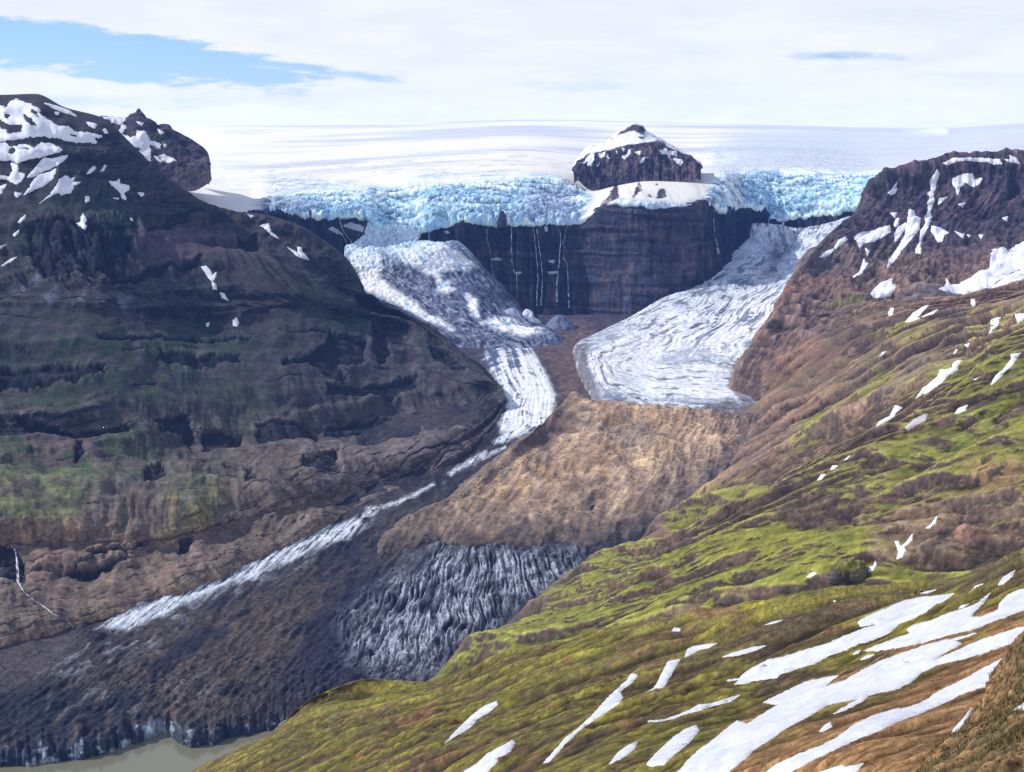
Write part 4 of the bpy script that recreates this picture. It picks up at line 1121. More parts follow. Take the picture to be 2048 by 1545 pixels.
cone(1022, 655, 4720, 80, 62, al(170, 178, 200, .85), 'pale pointed avalanche cone touching the ice fan at the cliff foot', 3)
cone(1060, 656, 4740, 52, 60, al(205, 210, 222, .85), 'narrow white-topped avalanche cone under the thin twin waterfalls', 6, -.2)
cone(1118, 668, 4700, 78, 60, al(128, 134, 164, .85), 'rounded grey avalanche cone, rightmost along the cliff foot', 9)
# ================================================================== NUNATAK, RIGHT MOUNTAIN, RIGHT VALLEY WALL
nu = np.array([1148,1156,1175,1205,1233,1270,1312,1350,1375,1393,1402], float)
foot = [346,340,356,367,372,362,360,362,346,335,340]; topv = [342,322,309,303,300,293,284,300,311,328,339]
shl = [336,312,297,290,284,277,278,288,300,316,330]; smt = [330,305,290,283,272,252,262,280,296,312,328]
smt_ = np.interp(nu, [1148,1175,1205,1222,1233,1250,1270,1282,1292,1312,1350,1402], [330,292,284,279,266,258,250,252,263,276,296,328])
uu = np.array([1148,1156,1165,1175,1190,1205,1222,1233,1242,1252,1262,1270,1278,1286,1293,1303,1312,1322,1335,1350,1375,1393,1402], float)
I = lambda t: np.interp(uu, nu, t)
summit = np.interp(uu, [1148,1175,1205,1222,1233,1242,1252,1262,1270,1278,1286,1293,1303,1312,1322,1350,1402], [330,296,288,280,267,261,257,252,249,250,254,263,270,276,281,297,328])
D0 = 5430.
rows = [np.stack([uu, I(foot) + 22, 0*uu + D0 - 20], 1), np.stack([uu, I(foot), 0*uu + D0], 1), np.stack([uu, lerp(I(foot), I(topv), .6), 0*uu + D0 + 70], 1), np.stack([uu, I(topv), 0*uu + D0 + 170], 1),
        np.stack([uu, lerp(I(topv), summit, .55), 0*uu + D0 + 340], 1), np.stack([uu, summit, 0*uu + D0 + 450], 1), np.stack([uu, summit + 30, 0*uu + D0 + 720], 1)]
NK = Sheet(rows, ualigned=True, step=.9, nmin=8, dens=[.4,1,1,1,1,1,.5])
P, U, V, px = NK.P, NK.U, NK.V, NK.px; a = NK.a; rt = NK.row_t
e = sstep(0, 1, rt) * sstep(3.4, 2.9, rt); e2 = sstep(3.6, 4.4, rt) * sstep(5.3, 5.0, rt)
NK.push(e * (4 * fbm2(a, NK.b, (36, 200), 4, .6, 3, px, ridge=True) + 10 * fbm3(P, 90, 4, .5, 5) + 3 * fbm3(P, 25, 4, .6, 7, px, ridge=True) - 4) + e2 * 4 * fbm3(P, 40, 4, .6, 9, px, ridge=True))
NK.finish()
n1 = fbm3(P, 60, 4, .6, 20); n2 = fbm3(P, 18, 4, .6, 22); cav = np.clip(NK.cavity(4), -1, 1)
c = mixc(al(44, 44, 58, .5) * np.ones(P.shape), al(76, 66, 72, .5), sstep(-.1, .4, n1 + fbm2(a, NK.b, (20, 120), 3, .6, 25)))
c = c * (1 + .5 * grit(P, NK.scr, 4))[..., None] * (1 + .8 * np.clip(cav, -.7, .7))[..., None]  # clefts painted darker, as shade
K5 = lambda pts: [(1150 + x / 5.831, 230 + y / 5.831) for x, y in pts]
sn = sstep(3.05, 3.25, rt + .12 * n2) * sstep(5.6, 5.2, rt)
rocks = np.zeros(U.shape)
for pl in [[(400,275),(490,270),(530,210),(600,170),(700,112),(790,130),(815,185),(800,215),(820,245),(740,220),(700,200),(620,200),(560,230),(500,260),(440,290)], [(735,250),(815,260),(800,290),(750,275)], [(850,190),(900,205),(955,255),(930,262),(870,215)], [(110,345),(150,320),(230,325),(225,350),(150,352),(120,375)], [(770,340),(830,335),(860,320),(960,300),(1040,330),(1080,370),(1000,380),(900,350),(800,355)]]:
    rocks = np.maximum(rocks, pmask(U + 1.5 * n2, V + 1.2 * n2, K5(pl), 1.5))
sn = sn * (1 - rocks)
for pl in [[(60,580),(110,540),(120,500),(180,440),(230,435),(225,540),(180,595),(140,590),(150,545),(100,560),(70,585)], [(275,460),(360,445),(350,510),(310,530),(280,500)], [(370,480),(400,540),(385,540),(365,510)], [(545,480),(600,470),(620,420),(655,415),(640,470),(580,520),(550,505)], [(690,440),(760,420),(755,460),(720,465)], [(760,580),(790,520),(820,515),(800,560),(770,590)], [(830,525),(860,510),(850,525)], [(975,425),(1020,405),(1060,385),(1090,420),(1195,420),(1190,480),(1130,460),(1110,480),(1120,520),(1080,460),(1010,460)], [(1140,510),(1200,500),(1260,570),(1230,615),(1170,570)], [(545,410),(580,410),(565,435)], [(480,445),(505,445),(495,470)], [(260,600),(290,570),(270,605)], [(1335,485),(1365,500),(1360,510)]]:
    sn = np.maximum(sn, pmask(U + 1.5 * n2, V + 1.2 * n2, K5(pl), 1.2))
c = mixc(c, al(232, 234, 240, 1.02), sn)
frn = NK.row_t[:-1, :-1] > 3.75
NUN = tag(NK.build('nunatak', M['rock'], c, ~frn), 'dark rock nunatak with snow streaks and a small summit, rising out of the ice', 'nunatak')

part(NK.build('summit', M['rock'], c, frn), NUN)

# ------------------------------------------------------------------ right mountain (far)
rows = [[(1436,856,3760),(1560,780,3780),(1700,720,3800),(1950,660,3850),(2100,640,3850),(2500,610,3800)],
        [(1482,745,4000),(1590,690,4080),(1720,650,4120),(1850,632,4120),(1950,625,4080),(2100,612,4000),(2500,595,3900)],
        [(1535,650,4330),(1650,635,4300),(1800,618,4250),(1950,606,4200),(2100,595,4100),(2500,580,4000)],
        [(1562,612,4500),(1680,585,4480),(1800,575,4460),(1950,560,4440),(2100,545,4350),(2500,520,4250)],
        [(1578,580,4600),(1700,555,4600),(1850,540,4600),(2048,515,4560),(2200,490,4500),(2500,450,4400)],
        [(1605,530,4680),(1720,505,4740),(1870,490,4760),(2048,470,4740),(2200,450,4650),(2500,400,4500)],
        [(1662,488,4860),(1760,460,4900),(1900,440,4930),(2048,425,4900),(2200,400,4800),(2500,350,4600)],
        [(1722,432,5100),(1790,400,5060),(1910,375,5050),(2048,362,5020),(2200,345,4900),(2500,300,4700)],
        [(1740,398,5220),(1752,365,5180),(1768,348,5160),(1800,341,5140),(1845,333,5140),(1880,324,5140),(1930,314,5130),(1990,309,5110),(2030,309,5090),(2060,315,5060),(2150,300,5000),(2500,250,4800)]]
rows.append([(u - 2, v + 36, D + 300) for u, v, D in rows[-1]])
RM = Sheet(rows, step=1.5, nmin=5, wrap=('l', 12, 16, 1.05), dens=[.7,1,1,1,1,1,1,1,1,.3])
P, U, V, px = RM.P, RM.U, RM.V, RM.px; a, b = RM.a, RM.b
e = sstep(0, 1, RM.row_t) * sstep(8.05, 7.7, RM.row_t) * sstep(0, 60, np.linspace(0, 1, RM.ns)[None, :] * 900)
g = fbm2(a + 30 * p2(a / 150, b / 200, 2), b, (120, 520), 4, .58, 4, px, ridge=True)
RM.push(e * (8 * (g - .3) + 18 * fbm3(P, 220, 4, .5, 6, ridge=True) + 2 * fbm2(a, b, (34, 160), 3, .6, 8, px, ridge=True)))
zz = RM.P[..., 2] + 10 * p3(P[..., 0] / 140, P[..., 1] / 140, P[..., 2] / 200, 3)
ph = (zz / 44.) % 1.0; tr = np.where(ph < .6, ph / .6 * .3, .3 + (ph - .6) / .4 * .7) - ph
RM.lift(e * 14 * tr * sstep(-.2, .3, p3(P[..., 0] / 220, P[..., 1] / 220, P[..., 2] / 120, 33)))
RM.push(e * 2.6 * fbm3(RM.P, 40, 5, .6, 10, px, ridge=True))
RM.finish()
cav = np.clip(RM.cavity(4), -1, 1); n1 = fbm3(P, 130, 4, .6, 20); n2 = fbm3(P, 34, 4, .6, 22); stk = fbm2(a, b, (16, 180), 4, .6, 24)
c = mixc(al(86, 74, 82, .8) * np.ones(P.shape), al(60, 56, 72, .8), sstep(-.2, .3, n1 + .4 * stk))
lowm = sstep(470, 570, V + 40 * n1)
c = mixc(c, mixc(al(150, 122, 104, .95) * np.ones(P.shape), al(120, 100, 92, .95), sstep(-.2, .3, stk + n2)), lowm * .85)  # brown lower face, painted lighter as if sunlit
c = mixc(c, al(66, 70, 62, .8), sstep(.1, .4, n1 - .3 * n2) * .5 * (1 - lowm))
c = mixc(c, al(126, 120, 118, 1.1), pmask(U, V, [(1600,530),(1640,500),(1690,515),(1700,545),(1640,560),(1590,560)], 10) * .6)
c = mixc(c, al(128, 82, 70, 1.1), pmask(U, V, [(1560,600),(1600,580),(1665,568),(1660,590),(1600,600)], 7) * .75 * sstep(-.4, .3, n2))
c = mixc(c, al(176, 112, 76, 1.1), pmask(U, V, [(1569,600),(1580,582),(1583,600),(1574,608)], 2) * .8)
c = mixc(c, al(116, 112, 116, 1.1), pmask(U, V, [(1740,640),(1850,588),(1920,590),(1960,600),(1850,625),(1700,660)], 14) * .8)
c = mixc(c, al(106, 116, 62, 1.1), pmask(U, V, [(1655,625),(1680,612),(1760,618),(1700,640)], 10) * .6)
crk, rid = cracks(a / 14., zz / 12., 5)
c = c * (1 - .35 * crk * sstep(-.2, .3, n1))[..., None] * (1 + .55 * grit(RM.P, RM.scr, 4))[..., None]
c = c * (1 + .8 * np.clip(cav, -.7, .7))[..., None] * (1 + .25 * n2)[..., None]  # gully shade painted into the rock colour
tag(RM.build('mountain', M['rock'], c), kind='structure')

# ------------------------------------------------------------------ right valley wall
CW = np.array([(700,1460),(880,1345),(1050,1222),(1170,1150),(1330,1058),(1440,960),(1490,880),(1470,790),(1545,640)], float)
cd = FD(CW[:, 0], CW[:, 1]); cwp = at(CW[:, 0], CW[:, 1], cd)
oy = np.argsort(cwp[:, 1])


def right_D(u, v):
    rx, rz = ray(u, v)
    Ds = np.linspace(900, 6000, 1500)
    x = rx * Ds; z = rz * Ds
    xc = np.interp(Ds, cwp[oy, 1], cwp[oy, 0])
    p = np.maximum((x - xc) * .97, -200)
    g_ = SLOPE0 + SLOPE1 * Ds + .60 * p + .00006 * np.maximum(p, 0) ** 2
    i = np.argmax(z < g_)
    return float(Ds[i])


def RR(pts, k=1.0):
    return [(u, v, right_D(u, v) * k) for u, v in pts]


r8 = [(1500,740),(1560,668),(1600,640),(1660,618),(1700,609),(1780,602),(1850,598),(1960,592),(2048,577),(2120,560),(2500,480)]
rows = [RR([(700,1480),(1050,1400),(1500,1310),(1900,1250),(2500,1180)], 1),
        RR([(870,1350),(1150,1270),(1450,1200),(1750,1150),(2048,1100),(2500,1030)]),
        RR([(1050,1224),(1280,1140),(1550,1060),(1800,990),(2048,920),(2500,800)]),
        RR([(1172,1150),(1400,1050),(1650,950),(1850,870),(2048,800),(2500,650)]),
        RR([(1332,1058),(1520,950),(1720,850),(1900,770),(2048,705),(2500,560)]),
        RR([(1440,960),(1580,880),(1740,790),(1900,710),(2048,650),(2500,520)]),
        RR([(1488,880),(1600,800),(1740,720),(1880,655),(2048,608),(2500,500)]),
        RR([(1470,795),(1560,715),(1640,665),(1750,635),(1880,620),(1960,608),(2048,592),(2500,490)]),
        RR(r8, 1.0)]
rows.append([(u, v + 40, D + 330) for u, v, D in rows[-1]])
RW = Sheet(rows, wrap=('l', -26, 20, .995), nmin=6, dens=[.5,1,1,1,1,1,1,1,1,.25])
P, U, V, px = RW.P, RW.U, RW.V, RW.px; a, b = RW.a, RW.b
D_ = P[..., 1]
side = np.linspace(0, 1, RW.ns)[None, :] + 0 * U
e = sstep(0, .8, RW.row_t) * sstep(8.05, 7.7, RW.row_t) * sstep(0.01, .07, side)
sl_ = D_ / 2400.
sp = b + 40 * p2(b / 260, a / 400, 2) + 9 * p2(b / 70, a / 160, 5)
spur1 = fbm2(sp, a, (170, 900), 3, .5, 4, ridge=True); spur2 = fbm2(sp, a, (62, 340), 3, .55, 7, px, ridge=True); spur3 = fbm2(sp, a, (22, 110), 3, .6, 9, px, ridge=True)
RW.push(e * (20 * (spur1 - .3) + 3.6 * (spur2 - .25) + .8 * (spur3 - .2)))
zz = RW.P[..., 2] + 12 * p3(P[..., 0] / 160, P[..., 1] / 160, P[..., 2] / 300, 6)
on = sstep(-.1, .35, p3(P[..., 0] / 240, P[..., 1] / 240, P[..., 2] / 90, 9) + .25 * sstep(1000, 850, V)) * e
ph = (zz / 52.) % 1.0; tr = np.where(ph < .68, ph / .68 * .3, .3 + (ph - .68) / .32 * .7) - ph
RW.lift(on * 15 * tr)
outc = sstep(.15, .4, fbm3(P, 120, 4, .6, 44) + .2 * spur2 - .35 * (spur1 - .3)) * sstep(.1, .16, side)
zz2 = RW.P[..., 2] + 5 * p3(P[..., 0] / 60, P[..., 1] / 60, P[..., 2] / 120, 16)
ph = (zz2 / 23.) % 1.0; tr = np.where(ph < .6, ph / .6 * .25, .25 + (ph - .6) / .4 * .75) - ph
RW.lift(e * outc * 15 * tr)
RW.push(e * outc * 1.6 * fbm3(P, 26, 4, .6, 45, px, ridge=True))
RW.normals()
rocky = .3 + .7 * sstep(.78, .58, RW.N[..., 2])
RW.push(e * (rocky * 1.8 * fbm3(RW.P, 44, 5, .55, 12, px, ridge=True) + 2.5 * fbm3(P, 110, 3, .5, 15)))
RW.finish()
cav = np.clip(RW.cavity(4), -1, 1); cav2 = np.clip(RW.cavity(18), -1, 1)
nz = RW.N[..., 2]
n1 = fbm3(P, 180, 4, .55, 20); n2 = fbm3(P, 42, 4, .6, 22); n3 = fbm3(P, 14, 3, .6, 25, px); stk = fbm2(sp, a, (20, 200), 4, .6, 28)
steep = sstep(.70, .50, nz + .08 * n3)
soil = mixc(al(146, 120, 102, 1.15) * np.ones(P.shape), al(122, 104, 94, 1.15), sstep(-.2, .3, n1 + .5 * stk))
soil = mixc(soil, al(160, 124, 92, 1.2), sstep(.15, .5, stk + .4 * n2 - .2 * n1) * .6)
c = soil
gz = np.zeros(U.shape)
for pl, f, w in [([(1050,1225),(1170,1150),(1280,1090),(1330,1090),(1500,1060),(1740,1060),(1760,1130),(2060,1080),(2100,1200),(1500,1260),(880,1400),(860,1345)], 18, 1.),
                 ([(1330,1052),(1420,1000),(1500,975),(1640,920),(1660,935),(1580,965),(1480,1010),(1400,1050),(1350,1075)], 10, 1.), ([(1390,1070),(1420,1050),(1640,1010),(1800,925),(2100,830),(2100,880),(1900,930),(1700,1000),(1500,1070),(1400,1090)], 10, .95),
                 ([(1600,880),(1610,850),(1680,830),(1720,820),(1660,870),(1600,910)], 8, .95), ([(1715,820),(1760,760),(1810,740),(1800,770),(1740,820)], 7, .9), ([(1830,890),(1880,870),(2060,740),(2100,720),(2100,760),(1960,860),(1850,890)], 9, .95),
                 ([(1720,690),(1800,665),(1850,655),(1860,672),(1780,690)], 6, .8), ([(1940,660),(2060,620),(2100,640),(2100,720),(1990,720),(1920,700)], 16, .7), ([(1850,655),(1940,620),(2000,650),(1920,700),(1840,720),(1800,690)], 18, .45),
                 ([(1900,760),(2060,690),(2060,740),(1930,800)], 14, .6), ([(1740,870),(1790,840),(1790,870),(1750,885)], 7, .7), ([(1850,1160),(1870,1100),(1960,1070),(1960,1150)], 12, .9), ([(1540,1000),(1640,935),(1670,950),(1600,990)], 8, .7)]:
    gz = np.maximum(gz, pmask(U + 14 * n2, V + 10 * n2, pl, f) * w)
gbase = mixc(al(138, 140, 68, 1.25) * np.ones(P.shape), al(98, 118, 60, 1.2), sstep(-.15, .35, n1 * .8 + .5 * n2))
gbase = mixc(gbase, al(172, 170, 72, 1.25), sstep(.2, .7, spur2 * .7 + spur1 * .4 + .25 * n2) * .6)
rg_ = grit(RW.P, RW.scr, 31); rg2 = grit(RW.P, RW.scr, 35, (1, 1, 1), (8., 18.), (.9, 1.))
c = mixc(c, gbase * (1 + .22 * rg2)[..., None], gz * sstep(-.5, -.28, n2 * .7 + n3 * .4 + spur2 * .25 + .2 * rg_ + .25 * rg2) * (1 - .75 * steep))
gsp = .3 * sstep(.3, .65, spur2 * .55 + n1 + .4 * n2) * sstep(.56, .72, nz) * .6 * sstep(1400, 1560, U) * sstep(600, 680, V)
c = mixc(c, gbase, .75 * sstep(.45, .75, spur1 + .4 * n2) * sstep(.5, .75, nz) * sstep(0, 120, V - np.interp(U, [1400, 1500, 1600, 1800, 1900, 2100], [1050, 970, 900, 790, 690, 640])))
c = mixc(c, gbase * .95, gsp)
oc = sstep(.22, .5, fbm3(P, 120, 4, .6, 44) + .2 * spur2 - .35 * (spur1 - .3) + .1 * n2) * sstep(.1, .16, side)
steep = np.maximum(steep, oc * .9)
rockc = mixc(al(84, 72, 70, 1.1) * np.ones(P.shape), al(120, 98, 84, 1.15), sstep(-.2, .4, n2 + .6 * fbm2(zz, b, (9, 200), 3, .6, 33)))
c = mixc(c, rockc, sstep(.35, .6, steep + .25 * rg_) * .85)
for pl, colr, w in [([(1645,620),(1700,640),(1730,660),(1740,690),(1690,705),(1640,690),(1620,650)], (92, 80, 82), .6), ([(1840,650),(1880,630),(1950,625),(1960,650),(1900,670)], (96, 86, 82), .7),
                 ([(1690,890),(1760,860),(1820,870),(1790,920),(1720,930)], (92, 78, 72), .7), ([(1420,1060),(1540,1020),(1640,985),(1650,1040),(1560,1060),(1460,1075)], (94, 80, 72), .7),
                 ([(1560,720),(1650,700),(1700,735),(1640,760),(1540,780)], (152, 116, 98), .6), ([(1650,760),(1780,725),(1700,790),(1640,800)], (146, 120, 104), .5),
                 ([(1750,1090),(1780,1060),(1880,1010),(1990,1010),(2060,960),(2060,1060),(1960,1080),(1900,1100),(1800,1140),(1760,1140)], (158, 132, 112), .7), ([(1920,1100),(1960,1080),(1950,1060),(1930,1070)], (176, 128, 116), .7),
                 ([(1960,960),(2060,950),(2060,1000),(1970,1010)], (196, 158, 112), .6), ([(1920,1030),(2060,1010),(2060,1040),(1960,1060)], (84, 78, 74), .6),
                 ([(1480,900),(1560,850),(1600,870),(1560,920),(1500,960)], (138, 118, 104), .6), ([(1465,830),(1500,810),(1530,850),(1500,880)], (118, 108, 104), .6)]:
    c = mixc(c, al(*colr, 1.2), pmask(U + 10 * n2, V + 8 * n2, pl, 12) * w * sstep(-.5, .1, n2 + n3))
crk, rid = cracks(b / 13., zz / 8., 5)
c = c * (1 - .4 * crk * steep)[..., None] * (1 + .3 * grit(RW.P, RW.scr, 4))[..., None]
lowedge = sstep(.09, .04, side - .02 * n2) * sstep(.8, 1.3, RW.row_t)
c = mixc(c, al(124, 108, 98, 1.15), lowedge * .85)
c = c * (1 + .75 * np.clip(cav, -.7, .7) + .6 * np.clip(cav2, -.7, .7))[..., None] * (1 + .3 * n3)[..., None]  # gully shade and lighter ribs painted into the slope colour
tag(RW.build('hillside', M['slope'], c), kind='structure')

# ================================================================== FOREGROUND SLOPE
rows = [[(200,1900,1150),(800,1850,520),(1300,1800,240),(1700,1780,130),(2048,1800,70),(2500,1850,60)],
        [(300,1640,1350),(600,1600,820),(1000,1590,430),(1500,1570,190),(1800,1560,130),(2048,1560,100),(2500,1560,80)],
        [(392,1548,1500),(700,1500,960),(1100,1455,590),(1500,1420,370),(1800,1395,250),(2048,1375,190),(2500,1330,140)],
        [(520,1486,1470),(800,1430,1080),(1200,1350,770),(1500,1305,590),(1800,1250,440),(2048,1195,340),(2500,1100,250)],
        [(560,1450,1450),(690,1385,1420),(850,1385,1260),(1050,1325,1090),(1250,1285,930),(1500,1245,740),(1800,1205,560),(2048,1140,430),(2500,1040,330)],
        [(600,1416,1440),(660,1380,1430),(740,1358,1400),(850,1364,1340),(930,1340,1290),(1050,1305,1220),(1200,1268,1150),(1350,1240,1090),(1400,1216,1070),(1440,1222,1050),(1500,1205,1000),(1600,1195,940),(1680,1183,890),(1740,1188,850),(1850,1176,790),(1950,1160,720),(2048,1105,640),(2500,1000,500)]]
rows.append([(u, v + 70, D + 260) for u, v, D in rows[-1]])
FG = Sheet(rows, wrap=('l', -30, 40, 1.10), nmin=8, step=1.6, dens=[.12,1,1,1,1,1,.25])
P, U, V, px = FG.P, FG.U, FG.V, FG.px
x, y, z = P[..., 0], P[..., 1], P[..., 2]
D_ = y; rt = FG.row_t
e = sstep(5.1, 4.6, rt)
k = D_ / 600.
# runnels follow the fall line: down to the left and away
fx, fy = .80, -.60
s_al = -x * fx - y * fy * -1.0
s_al = x * .8 + y * -.6; s_ac = x * .6 + y * .8
w_ = 18 * p2(x / 120, y / 120, 3)
w_ = w_ + 40 * p2(x / 420, y / 420, 6); run1 = fbm2(s_ac + w_, s_al, (130, 900), 4, .5, 5, px, ridge=True); run2 = fbm2(s_ac + .8 * w_, s_al, (34, 300), 3, .55, 7, px, ridge=True); run3 = fbm2(s_ac, s_al, (7, 46), 3, .6, 9, px, ridge=True)
FG.push(e * (np.minimum(1, k) * 4.0 * (run1 - .3) + np.minimum(1, 1.6 * k) * .7 * sstep(-.2, .3, p2(x / 150, y / 150, 41)) * sstep(4.8, 4.0, rt) * (run2 - .25) + np.minimum(1, 2 * k) * .12 * sstep(4., 3., rt) * (run3 - .2)) * sstep(1200, 400, D_ * 0 + 500))
FG.normals()
FG.push(e * (.55 * fbm3(FG.P, 12, 5, .55, 12, px) + .3 * fbm3(FG.P, 3.2, 3, .6, 14, px) + 1.6 * sstep(.1, .45, p3(FG.P[..., 0] / 70, FG.P[..., 1] / 70, FG.P[..., 2] / 70, 61)) * fbm3(FG.P, 16, 4, .6, 62, px, ridge=True) * np.minimum(1, k) + 4.0 * fbm3(FG.P, 60, 4, .5, 16, px) * np.minimum(1, k)))
FG.finish()
cav = np.clip(FG.cavity(4), -1, 1); cav2 = np.clip(FG.cavity(14), -1, 1)
n1 = fbm3(P, 90, 4, .55, 20); n2 = fbm3(P, 20, 4, .6, 22); n3 = fbm3(P, 5, 4, .62, 25, px); stk = fbm2(s_ac, s_al, (11, 130), 4, .6, 28, px) * sstep(4.7, 3.9, rt); n4 = fbm3(P, 1.2, 3, .6, 29, px)
moss = mixc(al(132, 124, 54, 1.3) * np.ones(P.shape), al(106, 96, 56, 1.3), sstep(-.2, .35, n2 + .5 * stk))
moss = mixc(moss, al(160, 150, 58, 1.3), sstep(.1, .5, n1 + .6 * n3 + .3 * stk) * .6)
soil = mixc(al(122, 92, 66, 1.3) * np.ones(P.shape), al(92, 78, 58, 1.3), sstep(-.2, .3, n3 + n2))
gg = 1.25 * grit(FG.P, FG.scr, 4, (1, .45, 1)); g2_ = grit(FG.P, FG.scr, 14, (1, .45, 1), (7., 18., 40.), (.8, .9, 1.))
c = mixc(moss, soil, sstep(.16, .32, stk + .35 * n3 - .15 * n1 + .25 * gg + .3 * g2_) * .85)
grav = al(168, 128, 88, 1.32)
gravz = np.zeros(U.shape)
for pl, f in [([(1520,1600),(1700,1450),(1800,1400),(1880,1340),(2060,1250),(2300,1200),(2300,1700),(1500,1700)], 22), ([(1640,1370),(1760,1330),(1900,1270),(2060,1200),(2060,1250),(1900,1310),(1700,1390)], 12), ([(1430,1470),(1500,1420),(1560,1440),(1470,1490)], 14), ([(1480,1500),(1700,1440),(1850,1430),(1500,1600),(1440,1600)], 30)]:
    gravz = np.maximum(gravz, pmask(U + 8 * n2, V + 6 * n2, pl, f))
gc = mixc(grav * np.ones(P.shape), al(142, 104, 70, 1.3), sstep(-.2, .4, n3 + .5 * stk)); gc = mixc(gc, al(190, 148, 98, 1.3), sstep(.1, .5, stk - .3 * n3) * .5)
c = mixc(c, gc, gravz * .92)
dkz = np.zeros(U.shape)
for pl, f in [([(1510,1270),(1700,1225),(1850,1185),(1960,1160),(1900,1190),(1720,1235),(1690,1250),(1560,1310),(1480,1310)], 10), ([(1530,1360),(1650,1335),(1760,1310),(1800,1330),(1660,1360),(1540,1400),(1500,1420)], 9), ([(1960,1150),(2060,1110),(2060,1180),(1950,1200),(1900,1230)], 12)]:
    dkz = np.maximum(dkz, pmask(U + 8 * n2, V + 5 * n2, pl, f))
spk = sstep(.0, .3, n4 + .5 * n3)
dc = mixc(al(88, 76, 58, 1.3) * np.ones(P.shape), al(188, 148, 104, 1.3), spk * .55)
c = mixc(c, dc, dkz * .85)
for pl, colr, w in [([(690,1185+200),(740,1358),(850,1364),(860,1400),(700,1440),(620,1440)], (158, 152, 52), .45), ([(1480,1212),(1560,1200),(1680,1183),(1740,1190),(1660,1205),(1560,1215),(1500,1240)], (166, 156, 44), .8), ([(1370,1232),(1400,1215),(1480,1222),(1480,1245),(1390,1250)], (138, 104, 76), .7),
                 ([(1780,1270),(1800,1248),(1880,1210),(1920,1200),(1860,1240),(1800,1275)], (160, 154, 44), .8), ([(1715,1300),(1760,1285),(1800,1290),(1730,1310)], (150, 140, 50), .6), ([(1940,1240),(1960,1200),(1990,1180),(2000,1190),(1980,1225),(1950,1236)], (112, 100, 54), .8),
                 ([(1800,1395),(1840,1360),(1870,1345),(1850,1380),(1790,1420),(1700,1440),(1640,1460)], (112, 104, 48), .7), ([(1440,1500),(1560,1460),(1660,1420),(1620,1470),(1480,1540),(1400,1560)], (128, 116, 56), .6), ([(1440,1420),(1490,1395),(1530,1400),(1480,1440),(1400,1500),(1380,1500)], (112, 108, 44), .6)]:
    c = mixc(c, al(*colr, 1.3), pmask(U + 6 * n2, V + 5 * n2, pl, 9) * w * sstep(-.5, .1, n3 + .2))
for pl in [[(655,1410),(690,1400),(715,1410),(690,1440),(650,1470),(655,1440)], [(1160,1525),(1200,1490),(1240,1470),(1210,1500),(1170,1540)], [(1360,1340),(1385,1310),(1400,1320),(1380,1350)]]:
    c = mixc(c, al(82, 76, 70, 1.2), pmask(U + 6 * n2, V + 6 * n2, pl, 10) * .7 * sstep(-.2, .3, n3))
for pl in [[(800,1460),(850,1440),(880,1415),(885,1420),(840,1455)], [(700,1525),(740,1505),(760,1495),(745,1512)]]:
    c = mixc(c, al(150, 108, 78, 1.3), pmask(U, V, pl, 4) * .8)
gravz_k, dkz_k = gravz, dkz
lb = sstep(.07, .0, np.linspace(0, 1, FG.ns)[None, :] - .02 * n2)
c = mixc(c, al(136, 122, 96, 1.2), lb * .6 * sstep(1380, 1440, V))
c = mixc(c, c * np.array([.68, .60, .64]), sstep(.22, .42, g2_ + .25 * gg) * .8 * (1 - gravz))
c = c * (1 + .55 * gg)[..., None]
c = c * (1 + .8 * np.clip(cav, -.7, .7) + .3 * np.clip(cav2, -.7, .7))[..., None] * (1 + .3 * n3 + .2 * n4)[..., None] * 1.1  # runnel shade painted into moss and gravel
tag(FG.build('ground', M['near'], c), kind='structure')

# low bank between the lake and the slope
rows = [[(380,1620,1800),(430,1600,1780),(560,1560,1760),(640,1500,1760)], [(384,1549,1900),(440,1535,1860),(520,1515,1830),(640,1480,1800)], [(398,1540,1935),(440,1520,1925),(500,1492,1915),(545,1470,1920),(640,1440,1920)], [(400,1580,1960),(440,1560,1950),(500,1530,1940),(545,1510,1950),(640,1480,1950)]]
BK = Sheet(rows, step=1.6, nmin=5); BK.push(3 * fbm3(BK.P, 30, 4, .6, 4)); BK.finish()
n2 = fbm3(BK.P, 20, 4, .6, 6)
c = mixc(al(138, 128, 74, 1.2) * np.ones(BK.P.shape), al(140, 112, 86, 1.2), sstep(-.2, .3, n2))
tag(BK.build('lake_bank', M['slope'], c), kind='structure')

# nearest: a gravel and grass mound beside the viewpoint
rows = [[(1760,1720,48),(1900,1720,42),(2200,1700,36),(2600,1650,32)], [(1835,1552,60),(1960,1548,52),(2150,1530,44),(2600,1450,36)], [(1880,1500,68),(1980,1480,60),(2150,1440,50),(2600,1330,40)], [(1925,1440,74),(2000,1415,68),(2150,1350,57),(2600,1200,46)],
        [(1958,1380,78),(2010,1350,74),(2150,1270,62),(2600,1100,50)], [(1985,1345,80),(2005,1318,79),(2022,1292,78),(2048,1262,76),(2150,1180,68),(2600,1000,54)]]
rows.append([(u, v + 60, D + 14) for u, v, D in rows[-1]])
MD = Sheet(rows, wrap=('l', -16, 60, 1.16), step=1.5, nmin=6, dens=[.3,1,1,1,1,1,.3])
P, px = MD.P, MD.px
e = sstep(5.1, 4.7, MD.row_t)
MD.push(e * (1.0 * fbm3(P, 12, 2, .5, 3) + .22 * fbm3(P, 2.2, 4, .6, 6, px) + .1 * fbm3(P, 1, 3, .6, 8, px, ridge=True)) + .15 * fbm3(P, .8, 3, .6, 10, px))
MD.finish()
n1 = fbm3(P, 6, 4, .6, 20); n2 = fbm3(P, 1.3, 4, .65, 22, px); n3 = fbm3(P, .45, 3, .65, 24, px); cav = np.clip(MD.cavity(3), -1, 1)
